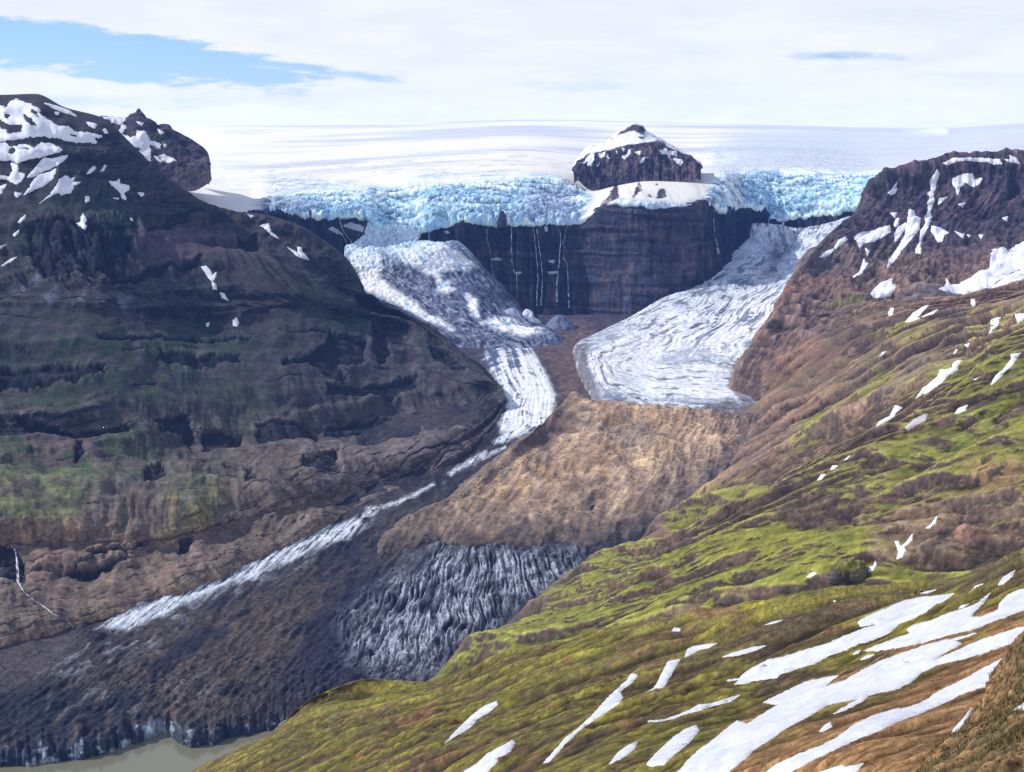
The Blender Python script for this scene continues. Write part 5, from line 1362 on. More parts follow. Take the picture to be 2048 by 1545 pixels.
c = mixc(al(136, 112, 80, 1.3) * np.ones(P.shape), al(108, 98, 66, 1.3), sstep(-.2, .3, n1)); c = mixc(c, al(164, 128, 88, 1.3), sstep(.0, .4, n2 - n1) * .7); c = mixc(c, al(66, 62, 48, 1.3), sstep(.1, .4, n3) * .6)
c = c * (1 + .6 * grit(MD.P, MD.scr, 4))[..., None]
c = c * (1 + .8 * np.clip(cav, -.7, .7))[..., None]  # soft shade between clumps painted on
tag(MD.build('mound', M['mound'], c), 'nearest grassy gravel mound at the lower right corner', 'mound')
# ================================================================== SNOW PATCHES (each one a thing lying on its slope)
C1 = lambda p: crop(0, 150, p)
C3 = lambda p: crop(1348, 200, p)
C6 = lambda p: crop(1348, 600, p)
C9 = lambda p: crop(650, 1015, p)
C10 = lambda p: crop(1348, 1015, p)
SH = np.array([.80, .82, .86])
_sn = 0


def snow(sheet, poly, label, group, thick=1.5, rough=2.5, holes=(), mat='snow', col=None, sub=2):
    global _sn
    _sn += 1
    if col is None and mat == 'snow_near': col = (.64, .66, .70)
    return drape(sheet, poly, 'snow_patch', M[mat], label, 'snow patch', group, thick, rough, holes, sub=sub, seed=_sn % 7, col=col)


GL = 'snow patches on the left mountain'
def sl(pts, label, rough=3.0, holes=(), sheet=None, thick=1.3): return snow(sheet or LM, C1(pts), label, GL, thick, rough, [C1(h) for h in holes])
sl([(-60,170),(0,180),(40,190),(60,160),(95,140),(120,150),(150,165),(190,175),(230,200),(240,240),(290,265),(340,300),(400,300),(430,330),(490,330),(540,345),(595,345),(600,370),(540,365),(570,395),(480,400),(440,395),(400,390),(330,365),(270,360),(200,365),(140,370),(90,375),(40,385),(-60,395)],
   'largest snowfield, ragged with dark rock islands, high under the left summit', 4, [[(-60,250),(0,255),(60,290),(130,290),(130,335),(60,350),(0,300),(-60,320)], [(175,195),(215,215),(238,250),(200,240)], [(130,215),(190,260),(215,300),(180,300),(140,260)], [(30,225),(60,235),(50,260),(25,250)], [(395,340),(440,350),(450,365),(400,352)]])
sl([(-60,400),(0,400),(30,395),(60,420),(110,405),(160,410),(200,430),(240,395),(300,400),(370,440),(300,465),(230,480),(160,490),(110,520),(60,500),(-60,510)], 'second large snowfield, just below the largest one at the left edge', 3.5, [[(45,430),(75,420),(95,440),(70,465),(50,455)], [(110,430),(150,420),(190,430),(160,440)]])
sl([(-60,585),(0,590),(60,600),(75,540),(65,515),(100,525),(110,570),(150,580),(100,640),(60,620),(0,605),(-60,605)], 'forked snow patch with a thin strip running off the left edge')
sl([(400,465),(380,495),(330,530),(260,560),(200,590),(150,605),(190,560),(230,510),(260,485),(300,490),(350,480)], 'upper of two parallel slanting snow streaks below the left snowfields', 2)
sl([(330,550),(310,600),(270,640),(200,670),(140,700),(175,655),(190,620),(230,580),(270,570)], 'lower of two parallel slanting snow streaks below the left snowfields', 2)
sl([(395,590),(410,610),(440,590),(420,630),(470,625),(430,650),(415,685),(350,705),(360,685),(310,700),(230,750),(300,690),(330,650),(345,610),(380,590)], 'jagged snow patch with a long tail pointing down left, under the two streaks', 2)
sl([(508,578),(520,555),(550,530),(558,545),(525,575)], 'small leaf-shaped snow fleck on the dark shoulder, left of a thinner one', 1)
sl([(588,562),(610,528),(620,530),(605,558)], 'small thin snow fleck on the dark shoulder, right of the leaf-shaped one', 1)
sl([(-40,650),(0,650),(35,640),(10,690),(-40,695)], 'snow patch cut by the left edge, below the forked one', 2)
sl([(85,685),(130,690),(100,715),(88,705)], 'small triangular snow patch near the left edge below the forked one', 1)
sl([(635,620),(680,625),(695,610),(700,635),(750,645),(755,670),(725,690),(735,735),(710,720),(700,690),(660,650)], 'kite-shaped snow patch with a drooping tail on the dark shoulder', 2)
sl([(495,710),(520,712),(520,735),(500,745)], 'small round snow patch left of the kite-shaped one', 1)
sl([(485,810),(505,845),(490,870),(505,880),(495,905),(445,865),(475,860),(470,835)], 'small crooked snow patch with two lobes below the round one', 1.2)
sl([(105,862),(125,835),(147,820),(148,835),(115,864)], 'short slanting snow dash on the dark left flank, upper of two', 1)
sl([(75,935),(110,905),(108,920),(85,942)], 'short slanting snow dash on the dark left flank, lower of two', 1)
sl([(-20,1012),(0,998),(34,988),(5,1016)], 'snow dash at the left edge below the two short dashes', 1)
sl([(8,1115),(60,1075),(98,1063),(60,1092)], 'thin slanting snow line near the left edge above the pale scree', .8)
sl([(803,688),(835,688),(842,700),(825,712)], 'tiny snow spot right of the kite-shaped patch', .8)
sl([(660,718),(692,720),(688,728)], 'tiny snow spot under the kite-shaped patch', .6)
sl([(755,832),(772,838),(776,852),(765,850)], 'tiny snow speck above the pale brown landslip scar', .6)
sl([(1175,1120),(1205,1115),(1225,1140),(1240,1170),(1265,1145),(1250,1195),(1235,1205),(1200,1160)], 'forked snow patch in the middle of the left mountain, top of a chain of three', 1.6)
sl([(1238,1207),(1260,1225),(1264,1255),(1240,1250)], 'middle snow patch of the chain of three on the left mountain', 1)
sl([(1283,1270),(1305,1275),(1332,1317),(1295,1300)], 'lowest snow patch of the chain of three on the left mountain', 1)
sl([(1515,880),(1565,870),(1580,915),(1605,935),(1628,958),(1590,938),(1550,900)], 'arrowhead snow patch on the ridge left of the hanging ice', 1.2)
sl([(1678,1006),(1740,1042),(1734,1003),(1757,1008),(1762,1035),(1790,1060),(1803,1082),(1770,1072),(1728,1052)], 'branched thin snow patch on the ridge, below the arrowhead one', 1)
sl([(1358,1430),(1380,1418),(1392,1445),(1382,1467),(1360,1462)], 'bright egg-shaped snow patch alone on the green mid slope', .8)
sl([(1203,1450),(1220,1446),(1216,1467),(1206,1466)], 'tiny snow speck left of the egg-shaped patch', .5)
sl([(1443,813),(1477,823),(1462,832)], 'tiny flat snow fleck on the ridge beside the ice cap', .5)
sl([(262,165),(320,178),(400,208),(448,240),(390,227),(300,192)], 'long thin snow strip along the summit ridge of the left mountain', 1.2)
sl([(505,275),(540,280),(567,290),(550,312),(520,297)], 'small snow patch right of the largest snowfield', 1.2)
sl([(320,218),(345,218),(342,233),(324,232)], 'tiny snow spot under the summit ridge strip', .6)
sl([(600,320),(615,315),(632,340),(612,342)], 'tiny snow spot at the gap between the left mountain and the back peak', .6)
GB = 'snow patches on the back peak'
def sb(pts, label, rough=2.0, holes=()): return snow(BP, C1(pts), label, GB, 1.2, rough, [C1(h) for h in holes])
sb([(600,246),(650,244),(730,243),(728,270),(712,290),(738,300),(720,330),(705,345),(760,365),(795,355),(800,325),(840,330),(870,370),(872,385),(930,395),(937,435),(872,410),(878,470),(880,505),(840,492),(790,468),(740,448),(700,380),(690,345),(712,292),(680,290)], 'big branching snow patch on the face of the back peak', 2.5, [[(780,425),(810,420),(830,440),(800,445)]])
sb([(925,470),(960,465),(1028,500),(980,514),(945,502)], 'wedge-shaped snow patch low on the back peak', 1.2)
sb([(900,475),(920,478),(942,512),(920,500)], 'small snow sliver left of the wedge on the back peak', .8)
sb([(798,274),(837,280),(826,297),(808,288)], 'small snow patch right under the horn', .8)
sb([(918,315),(958,337),(935,347)], 'small snow patch on the right shoulder of the back peak', .8)
sb([(955,405),(970,405),(968,420),(957,420)], 'tiny snow spot above the wedge on the back peak', .5)

GR = 'snow patches on the far right mountain'
def sr(pts, label, rough=2.0, holes=(), sheet=None): return snow(sheet or RM, C3(pts), label, GR, 1.3, rough, [C3(h) for h in holes])
sr([(1570,370),(1620,345),(1700,338),(1800,342),(1900,348),(1912,372),(1870,377),(1830,362),(1700,352),(1640,362),(1590,382)], 'long curved snow strip along the top of the right mountain')
sr([(1915,343),(1960,350),(1955,323),(1990,338),(2012,372),(1960,364)], 'hooked snow patch at the right end of the summit strip')
sr([(1625,460),(1690,435),(1740,428),(1752,455),(1797,460),(1790,482),(1750,507),(1700,482),(1670,512),(1652,552),(1643,510),(1623,490)], 'wide blotchy snow patch high on the right mountain near the right edge', 2, [[(1745,452),(1780,450),(1785,462),(1750,465)]])
sr([(1535,408),(1548,430),(1527,480),(1527,510),(1512,540),(1517,590),(1498,650),(1502,690),(1477,750),(1452,800),(1437,850),(1442,897),(1413,897),(1408,870),(1428,840),(1438,770),(1468,720),(1463,685),(1483,640),(1478,600),(1493,560),(1478,545),(1498,530),(1493,470),(1513,440)], 'longest narrow snow streak running straight down the right mountain', 1.6)
sr([(1370,638),(1402,650),(1407,680),(1437,690),(1432,750),(1402,790),(1372,830),(1332,870),(1302,920),(1240,982),(1258,930),(1298,870),(1318,840),(1348,790),(1353,740),(1363,700)], 'broad tapering snow streak left of the longest one', 2.)
sr([(1280,730),(1298,690),(1312,690),(1310,722),(1293,742)], 'small snow sliver above left of the broad streak', 1)
sr([(1288,828),(1288,780),(1310,740),(1352,718),(1347,750),(1322,790),(1302,822)], 'narrow leaning snow patch just left of the broad streak', 1.2)
sr([(1048,800),(1090,773),(1140,770),(1200,748),(1262,728),(1262,770),(1210,802),(1170,827),(1110,832),(1082,872),(1072,833)], 'wing-shaped snow patch reaching left, with a drooping tip', 2.)
sr([(935,862),(958,820),(1000,798),(1012,815),(975,842),(945,870)], 'small snow patch on the skyline left of the wing-shaped one', 1.2)
sr([(848,917),(890,880),(932,868),(922,890),(870,920)], 'lowest small snow patch on the left skyline of the right mountain', 1.2)
sr([(1503,735),(1545,745),(1602,775),(1570,787),(1567,825),(1540,832),(1503,770)], 'fan-shaped snow patch right of the longest streak', 1.6)
sr([(1638,768),(1692,785),(1687,810)], 'small triangular snow patch right of the fan-shaped one', .8)
sr([(1778,788),(1800,788),(1790,810)], 'tiny heart-shaped snow spot far right on the mountain face', .5)
sr([(1710,786),(1732,790),(1722,803)], 'tiny snow spot between the triangle and the heart-shaped spot', .5)
sr([(1538,612),(1550,575),(1597,566),(1562,600)], 'small snow patch right beside the middle of the longest streak', 1)
sr([(1248,542),(1275,515),(1302,517),(1287,547),(1265,555)], 'small round snow patch high near the left cliff edge', 1)
sr([(1276,512),(1300,480),(1294,508)], 'tiny snow sliver just above the small round patch', .5)
sr([(1150,1130),(1170,1095),(1210,1065),(1270,1043),(1272,1080),(1294,1073),(1282,1110),(1262,1142),(1210,1154),(1160,1152)], 'bright ragged snow patch alone low on the right mountain', 1.8)
sr([(1545,1105),(1580,1095),(1590,1043),(1612,1075),(1650,1075),(1720,1045),(1780,1000),(1842,990),(1852,880),(1920,858),(1950,880),(2000,848),(2040,830),(2120,790),(2120,945),(2000,992),(1960,1012),(1900,1052),(1840,1092),(1730,1142),(1640,1127)], 'big scalloped snowfield filling the hollow at the right edge', 3.)
sr([(1798,1142),(1870,1080),(1940,1030),(2000,1003),(2120,955),(2120,1065),(2000,1112),(1920,1132)], 'smooth snow bank just below the scalloped snowfield', 1.6)
sr([(1262,660),(1302,658),(1288,687)], 'tiny snow patch above the wing-shaped one', .7)
sr([(1658,608),(1699,603),(1682,627)], 'small snow spot below the wide blotchy patch', .7)
sr([(1913,690),(1947,680),(1942,707)], 'small snow spot at mid height near the right edge', .7)
sr([(1043,1032),(1085,1000),(1108,928),(1118,948),(1132,955),(1097,1007),(1060,1032)], 'crooked thin snow thread below the wing-shaped patch', .8)
sr([(1116,865),(1140,880),(1127,907)], 'tiny snow patch above the crooked thread', .6)
GW = 'snow patches on the right valley slope'
def sw_(pts, label, rough=2.0, cr=C6, col=None): return snow(RW, cr(pts), label, GW, 1.2, rough, col=col)
sw_([(1250,1247),(1265,1213),(1282,1217),(1272,1252),(1255,1260)], 'small oval snow patch near the saddle of the right slope', .8, C3)
sw_([(1348,1297),(1400,1240),(1450,1210),(1482,1200),(1442,1247),(1410,1272),(1432,1275),(1380,1292)], 'slanting snow streak near the saddle, left of a thinner one', 1., C3)
sw_([(1443,1267),(1500,1240),(1542,1220),(1510,1247)], 'thin snow line right beside the slanting streak near the saddle', .7, C3)
sw_([(1733,1165),(1752,1163),(1757,1195),(1745,1207),(1731,1190)], 'small snow patch on the ridge crest below the snow bank', .8, C3)
sw_([(1902,93),(1892,140),(1862,190),(1852,230),(1852,250),(1882,255),(1862,292),(1838,270),(1828,220),(1848,170),(1848,120)], 'bent snow streak with a foot, on the green slope near the right edge', 1.2)
sw_([(1988,80),(2041,83),(2070,90),(2040,110),(2010,155),(1998,110)], 'snow patch cut by the right edge, above the bent streak', 1.2)
sw_([(1803,337),(1840,298),(1837,312),(1815,332)], 'small snow dash just below the bent streak', .7)
sw_([(1783,268),(1802,280),(1797,292)], 'tiny snow spot left of the bent streak', .5)
sw_([(1692,313),(1687,340),(1662,375),(1657,410),(1602,442),(1562,482),(1480,542),(1408,577),(1448,520),(1500,478),(1538,450),(1548,410),(1600,403),(1623,395),(1638,345),(1663,313)], 'largest snow streak on the right slope, thick on top and tapering down left', 1.6)
sw_([(2027,308),(1992,350),(1982,375),(1932,420),(1882,470),(1848,497),(1878,440),(1918,410),(1968,345),(1963,320)], 'long slim snow streak near the right edge below the largest one', 1.2)
sw_([(1158,767),(1198,710),(1258,680),(1288,618),(1305,618),(1332,630),(1302,652),(1272,692),(1220,727),(1180,757)], 'snow streak with a knobbed top, low left of the largest one', 1.2)
sw_([(1345,747),(1400,698),(1450,673),(1477,668),(1467,702),(1420,727),(1370,762)], 'dirty grey snow streak right of the knobbed one', 1.2, col=(.55, .53, .54))
sw_([(1638,662),(1658,635),(1712,613),(1702,642),(1660,664)], 'short plump snow patch on the green ribs', .8)
sw_([(1693,262),(1725,253),(1712,277)], 'tiny snow spot above the largest streak', .5)
sw_([(1628,317),(1652,283),(1640,312)], 'tiny snow sliver left of the top of the largest streak', .5)
sw_([(1188,332),(1220,300),(1242,300),(1205,330)], 'thin snow dash on the brown slope left of the largest streak', .5)
sw_([(1743,467),(1782,450),(1760,470)], 'tiny snow dash between the two long streaks', .5)
sw_([(1288,1410),(1310,1408),(1322,1440),(1350,1418),(1390,1368),(1388,1402),(1342,1442),(1352,1467),(1330,1502),(1300,1512),(1310,1470)], 'Y-shaped snow patch in a brown gully above the mossy knob', 1.2)
sw_([(1468,1332),(1500,1308),(1532,1263),(1527,1300),(1490,1332)], 'small snow dash up the gully from the Y-shaped patch', .7)
sw_([(913,992),(925,968),(952,968),(930,990)], 'tiny snow spot in the dark ravine, middle of three', .5)
sw_([(838,1052),(860,1018),(882,1018),(862,1047)], 'tiny snow spot in the dark ravine, lowest of three', .5)
sw_([(988,937),(1025,910),(1010,930)], 'tiny snow spot in the dark ravine, highest of three', .5)
sw_([(1133,377),(1143,345),(1163,343),(1173,313),(1180,335),(1162,367)], 'small snow patch tucked behind the mossy knob', .8, C10)
sw_([(770,410),(800,385),(828,378),(830,390),(790,410)], 'small faint snow dash on the green slope left of the mossy knob', .5, C10)
GF = 'snow patches on the near slope'
def sf(pts, label, rough=2.0, holes=(), cr=C10, thick=3.0): return snow(FG, cr(pts), label, GF, thick, rough, [cr(h) for h in holes], mat='snow_near')
sf([(310,1010),(380,1000),(410,970),(430,950),(500,920),(560,890),(640,870),(740,840),(880,800),(1000,750),(1080,720),(1180,685),(1170,680),(1090,697),(1070,670),(1140,630),(1240,590),(1350,545),(1450,525),(1580,512),(1630,505),(1590,535),(1520,570),(1470,610),(1390,650),(1310,680),(1250,735),(1180,765),(1080,795),(1000,830),(920,860),(830,905),(750,930),(620,975),(600,995),(480,1010),(400,1030),(355,1033),(385,1005)], 'uppermost long snowfield on the near slope, with a small stone showing through', 2.2, [[(518,935),(530,915),(545,925)], [(1000,776),(1012,774),(1010,782)]])
sf([(1110,838),(1200,800),(1300,765),(1380,735),(1360,715),(1380,695),(1500,660),(1600,620),(1700,590),(1770,560),(1845,500),(1800,560),(1750,610),(1735,640),(1790,640),(1890,600),(1900,565),(1950,510),(2041,475),(2180,430),(2180,560),(2041,600),(1900,650),(1750,710),(1600,745),(1450,790),(1300,820),(1200,835)], 'second long snowfield on the near slope, wrapping round a brown tongue of ground', 2.2)
sf([(-10,1560),(40,1530),(80,1480),(140,1420),(240,1350),(310,1290),(370,1245),(430,1265),(480,1230),(560,1180),(610,1155),(525,1140),(600,1100),(680,1060),(760,1020),(880,995),(960,980),(930,1000),(870,1050),(1000,1010),(1100,950),(1200,900),(1350,845),(1500,795),(1600,770),(1640,765),(1760,735),(1640,780),(1680,795),(1600,835),(1500,900),(1660,830),(1750,790),(1850,755),(1950,720),(2060,690),(2120,690),(2100,740),(1980,790),(1800,850),(1700,880),(1600,905),(1530,920),(1450,960),(1380,1020),(1300,1060),(1200,1080),(1140,1095),(1100,1130),(1000,1180),(930,1205),(1000,1160),(1080,1115),(1000,1130),(900,1150),(830,1190),(760,1230),(650,1290),(580,1340),(500,1390),(450,1430),(400,1480),(330,1530),(280,1600),(-20,1620)], 'largest snowfield, a broad white tongue across the middle of the near slope', 2.2, [[(1350,902),(1375,895),(1380,902),(1355,908)], [(1490,908),(1560,870),(1670,815),(1660,826),(1560,878)]])
sf([(480,1600),(520,1560),(600,1500),(700,1450),(850,1395),(960,1340),(1050,1270),(1150,1220),(1310,1170),(1320,1160),(1300,1185),(1450,1140),(1550,1070),(1700,1000),(1820,930),(1940,872),(1930,930),(1880,985),(1840,1035),(1700,1080),(1550,1150),(1450,1195),(1300,1250),(1200,1300),(1050,1360),(900,1430),(800,1480),(650,1560),(600,1600)], 'long straight snowfield below the largest one, ending at the near mound', 2.2)
sf([(830,1550),(900,1530),(980,1503),(1000,1515),(1102,1493),(1072,1532),(1020,1580),(820,1590)], 'snow patch at the bottom edge on brown gravel', 1.6)
sf([(848,1307),(880,1270),(912,1253),(922,1280),(870,1307)], 'small snow patch alone between the two lowest long snowfields', 1.)
sf([(1618,1337),(1625,1300),(1680,1240),(1737,1168),(1732,1210),(1702,1250),(1747,1290),(1700,1322),(1650,1332)], 'boot-shaped snow patch beside the near mound', 1.4)
sf([(-152,1248),(-60,1240),(0,1220),(80,1190),(150,1150),(200,1150),(300,1120),(387,1093),(330,1132),(230,1157),(170,1177),(60,1207),(0,1232),(-100,1252)], 'slim snow strip left of the largest snowfield', 1.2)
sf([(-160,1500),(-110,1440),(0,1340),(60,1300),(130,1273),(147,1300),(90,1372),(0,1442),(-60,1502),(-130,1512)], 'leaf-shaped snow patch between the slim strip and the largest snowfield', 1.6)
K1 = [(1383,1284),(1377,1296),(1358,1322),(1352,1332),(1332,1367),(1312,1397),(1282,1407),(1222,1427),(1243,1405),(1268,1398),(1308,1378),(1323,1350),(1343,1310),(1358,1288)]
sf(K1, 'curved snow streak hugging a small bluff, on the mossy part of the near slope', 1.4, cr=lambda p: p)
sf([(1273,1492),(1330,1430),(1400,1350),(1450,1310),(1500,1270),(1590,1180),(1640,1120),(1760,1010),(1790,968),(1822,980),(1790,1022),(1722,1072),(1737,1110),(1702,1152),(1580,1232),(1480,1302),(1440,1342),(1380,1402),(1310,1482)], 'longest thin snow streak on the mossy near slope, left of the curved one', 1.6, cr=C9)
sf([(63,872),(80,828),(110,813),(200,798),(287,793),(230,812),(140,832),(90,862)], 'thin wedge of snow right of the curved streak', 1.)
sf([(283,874),(340,850),(450,818),(542,806),(480,832),(380,862)], 'thin snow line right of the thin wedge', .9)
sf([(698,1377),(760,1310),(850,1220),(930,1158),(1000,1133),(1007,1150),(962,1192),(890,1232),(850,1282),(780,1322)], 'leftmost snow streak on the near slope, a spindle on yellow moss', 1.4, cr=C9)
sf([(780,1590),(805,1545),(880,1500),(950,1438),(1040,1390),(1092,1358),(1107,1375),(1082,1422),(1000,1462),(1007,1480),(962,1522),(930,1590)], 'snow streak cut by the bottom edge, below the spindle', 1.6, cr=C9)
sf([(1658,1497),(1710,1430),(1770,1388),(1822,1368),(1802,1412),(1730,1462)], 'small spindle of snow left of the leaf-shaped patch', 1.2, cr=C9)
sf([(1893,454),(1920,408),(1987,370),(1972,405),(1920,447)], 'snow patch on the brown crest near the right edge', 1.2)
sf([(1558,467),(1650,453),(1742,430),(1700,457),(1600,470)], 'thin snow line along the crest of the near slope, right of another', .8)
sf([(1413,505),(1530,480),(1482,499)], 'thin snow line along the crest of the near slope, left of another', .8)
sf([(1723,497),(1760,458),(1812,445),(1782,477)], 'small tapering snow patch under the crest near the right edge', 1.)
sf([(1660,590),(1680,572),(1722,565),(1700,582)], 'tiny greyish snow patch between the two upper long snowfields', .8)
sf([(498,692),(560,672),(632,658),(590,675)], 'thin snow dash on the moss above the uppermost long snowfield', .7)
sf([(-10,722),(0,704),(38,708),(35,722)], 'tiny snow patch at the foot of the brown knoll', .7)
sf([(1042,860),(1060,842),(1087,832),(1075,850)], 'tiny snow spot left of a slightly bigger one, among dark gravel', .6)
sf([(1088,888),(1120,868),(1167,858),(1140,875),(1105,887)], 'small snow spot among dark gravel above the largest snowfield', .7)
sf([(925,553),(935,543),(945,545),(938,553)], 'tiny snow speck on the yellow knoll', .5)
sf([(155,1048),(170,1040),(188,1042),(172,1050)], 'tiny snow speck on moss left of the slim strip', .5)
snow(MD, C10([(2100,1130),(2041,1140),(2000,1168),(1978,1180),(2041,1182),(2100,1185)]), 'snow patch on the near mound, cut by the right edge', GF, 1.2, 1.0, mat='snow_near')
# ================================================================== WATERFALLS AND STREAMS
CB = lambda p: [(640 + x / 3.938, 380 + y / 3.938) for x, y in p]


def ribbon(sheet, path, w, name, label, cat, group=None, col=(.46, .54, .68), out=2.5, seed=0, taper=None, frays=.9):
    """a strand of falling water following the rock face"""
    pts = np.array(path, float)
    L = np.concatenate([[0], np.cumsum(np.hypot(*np.diff(pts, axis=0).T))])
    n = max(8, int(L[-1] / 1.2)); t = np.linspace(0, L[-1], n)
    u = np.interp(t, L, pts[:, 0]); v = np.interp(t, L, pts[:, 1])
    u = u + .9 * p2(t / 9, 0 * t + seed, seed) + .5 * p2(t / 3.2, 0 * t + seed, seed + 4)
    ww = w * (np.interp(t / L[-1], np.linspace(0, 1, len(taper)), taper) if taper else 1.0) * (1 + frays * p2(t / 6, 0 * t + .5 + seed, seed + 9))
    cols = np.linspace(-.5, .5, 7)
    UU = u[:, None] + cols[None] * ww[:, None]; VV = v[:, None] + 0 * UU
    face = (sheet.N * -sheet.P).sum(-1) > 0
    lo = pts.min(0) - 12; hi = pts.max(0) + 12
    m = np.where((sheet.PU > lo[0]) & (sheet.PU < hi[0]) & (sheet.PV > lo[1]) & (sheet.PV < hi[1]) & face)
    if len(m[0]) < 4: print('RIBBON MISS', label); return
    su, sv, sd = sheet.PU[m], sheet.PV[m], np.linalg.norm(sheet.P[m], axis=-1)
    sy = sheet.P[m][:, 1]
    D = np.zeros(UU.shape)
    for i in range(n):
        d2 = (su[None] - UU[i][:, None]) ** 2 + (sv[None] - VV[i][:, None]) ** 2
        j = np.argsort(d2, 1)[:, :5]
        D[i] = sy[j].min(1)
    D = D.mean(1)
    D = np.convolve(np.pad(D, 3, mode='edge'), np.ones(7) / 7, 'valid') - out
    Q = at(UU, VV, D[:, None] + .6 * np.abs(cols)[None] * 2)
    brk_ = sstep(-.45, .25, p2(UU / 2.5, VV / 11, seed) + .6 * p2(UU * 0 + .3, VV / 26, seed + 3))
    c = mixc(np.array([.05, .06, .09]) * np.ones(UU.shape + (3,)), np.array(col) * np.ones(UU.shape + (3,)), brk_ * (1 - .5 * (np.abs(cols)[None] * 2) ** 2))
    o = link_mesh(name, Q.reshape(-1, 3), grid_quads(n, 7)[:, ::-1], M['fall'], np.clip(c, 0, .95).reshape(-1, 3))
    return tag(o, label, cat, group)


GWF = 'thin waterfalls on the headwall'
wf = lambda p, w, lab, **k: ribbon(HW, CB(p), w * .8, 'waterfall', lab, 'waterfall', GWF, seed=len(lab) % 11, **k)
wf([(850,262),(852,330),(862,400),(868,452)], 2.0, 'short thin waterfall leftmost on the columned cliff, ending on white snow', taper=[.6, 1, 1.2])
wf([(1312,300),(1318,400),(1338,470),(1348,560),(1358,640),(1360,680)], 1.3, 'faint hair-thin waterfall bending right, above the dark ledge', col=(.4, .48, .62))
wf([(1345,738),(1360,790),(1370,850)], 1.7, 'short broken strand of water under the dark ledge, beside the ice fan', col=(.5, .58, .7))
wf([(1507,265),(1508,350),(1506,450),(1512,560),(1525,640),(1548,660),(1550,760),(1556,868)], 2.3, 'stepped waterfall with a kink on a snowy ledge, right below the rock pinnacle')
wf([(1682,290),(1688,380),(1700,480),(1712,600),(1718,700),(1708,800),(1708,915)], 1.9, 'left strand of the paired waterfall in the middle of the cliff')
wf([(1708,300),(1722,420),(1740,560),(1752,680),(1748,800),(1738,912)], 1.9, 'right strand of the paired waterfall in the middle of the cliff')
wf([(1865,270),(1890,340),(1896,400),(1890,460),(1885,560),(1878,650),(1864,740),(1866,880)], 2.2, 'waterfall joined from the right by a slanting strand, near the brown spur', taper=[.6, 1, 1, 1.4, 2.2])
wf([(1950,262),(1935,340),(1918,400),(1905,440)], 1.6, 'slanting strand of water coming down from the ice to join its left neighbour')
wf([(1925,440),(1915,540),(1945,570),(1950,650),(1955,760),(1960,930)], 2.0, 'rightmost waterfall on the columned cliff, stepping sideways at half height', taper=[.7, 1, 1, 1.2, 1.6])
wf([(150,200),(158,250),(180,320),(215,370),(245,400),(250,440)], 2.6, 'branched waterfall on the small dark cliff left of the ice chute')
wf([(100,310),(150,335),(185,370),(205,410),(212,436)], 1.8, 'slanting side branch of water left of the branched waterfall')
K3 = lambda p: crop(1348, 200, p)
ribbon(HW, K3([(648,690),(640,720),(628,760),(612,800),(608,850)]), 9, 'waterfall', 'largest waterfall, a wide white plume dropping onto the right glacier', 'waterfall', None, seed=3, out=14, taper=[.3, .7, 1.2, 1.7, 2.2], col=(.62, .7, .8), frays=.3)
ribbon(HW, K3([(230,640),(232,720),(238,790),(246,830),(262,900)]), 1.8, 'waterfall', 'thin waterfall left of the largest one, in the dark recess', 'waterfall', GWF, seed=5, out=6, taper=[.6, 1, 1.2, 3])
ribbon(HW, K3([(556,690),(548,730)]), 1.6, 'waterfall', 'very short thin strand just left of the largest waterfall', 'waterfall', GWF, seed=6, out=8, col=(.5, .58, .7))
A3 = lambda p: crop(0, 1015, p)
ribbon(LM, A3([(62,225),(88,245),(98,300),(103,380),(106,435)]), 4.2, 'waterfall', 'white waterfall in the dark gorge at the lower left edge', 'waterfall', None, seed=2, out=5, taper=[.6, .8, 1.1, 1.2], col=(.88, .9, .93), frays=.35)
ribbon(LM, A3([(106,435),(130,480),(160,510),(200,545),(250,575),(300,612),(345,642),(400,668),(435,712)]), 3.0, 'stream', 'white stream tumbling from the foot of the lower left waterfall', 'stream', None, seed=4, out=4, col=(.74, .78, .84), taper=[1.3, 1, .8, .6])
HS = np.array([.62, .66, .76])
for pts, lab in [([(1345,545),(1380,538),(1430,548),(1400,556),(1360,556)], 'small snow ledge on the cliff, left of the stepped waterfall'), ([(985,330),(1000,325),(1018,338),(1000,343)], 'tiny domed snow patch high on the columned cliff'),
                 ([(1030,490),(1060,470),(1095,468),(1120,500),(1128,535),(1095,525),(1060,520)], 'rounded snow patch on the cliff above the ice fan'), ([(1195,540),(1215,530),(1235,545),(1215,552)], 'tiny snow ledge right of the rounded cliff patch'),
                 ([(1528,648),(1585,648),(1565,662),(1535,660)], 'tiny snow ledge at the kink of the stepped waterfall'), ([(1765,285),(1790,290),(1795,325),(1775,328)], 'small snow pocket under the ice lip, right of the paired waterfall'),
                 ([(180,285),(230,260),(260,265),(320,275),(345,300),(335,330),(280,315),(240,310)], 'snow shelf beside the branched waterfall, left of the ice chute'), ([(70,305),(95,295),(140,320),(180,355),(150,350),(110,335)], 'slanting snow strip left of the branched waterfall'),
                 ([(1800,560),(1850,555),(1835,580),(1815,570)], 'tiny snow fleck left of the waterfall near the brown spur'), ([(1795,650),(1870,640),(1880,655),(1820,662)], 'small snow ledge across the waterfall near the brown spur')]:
    drape(HW, CB(pts), 'snow_patch', M['snow'], lab, 'snow patch', 'snow ledges on the headwall', 1.0, 1.6, col=(.42, .47, .56))
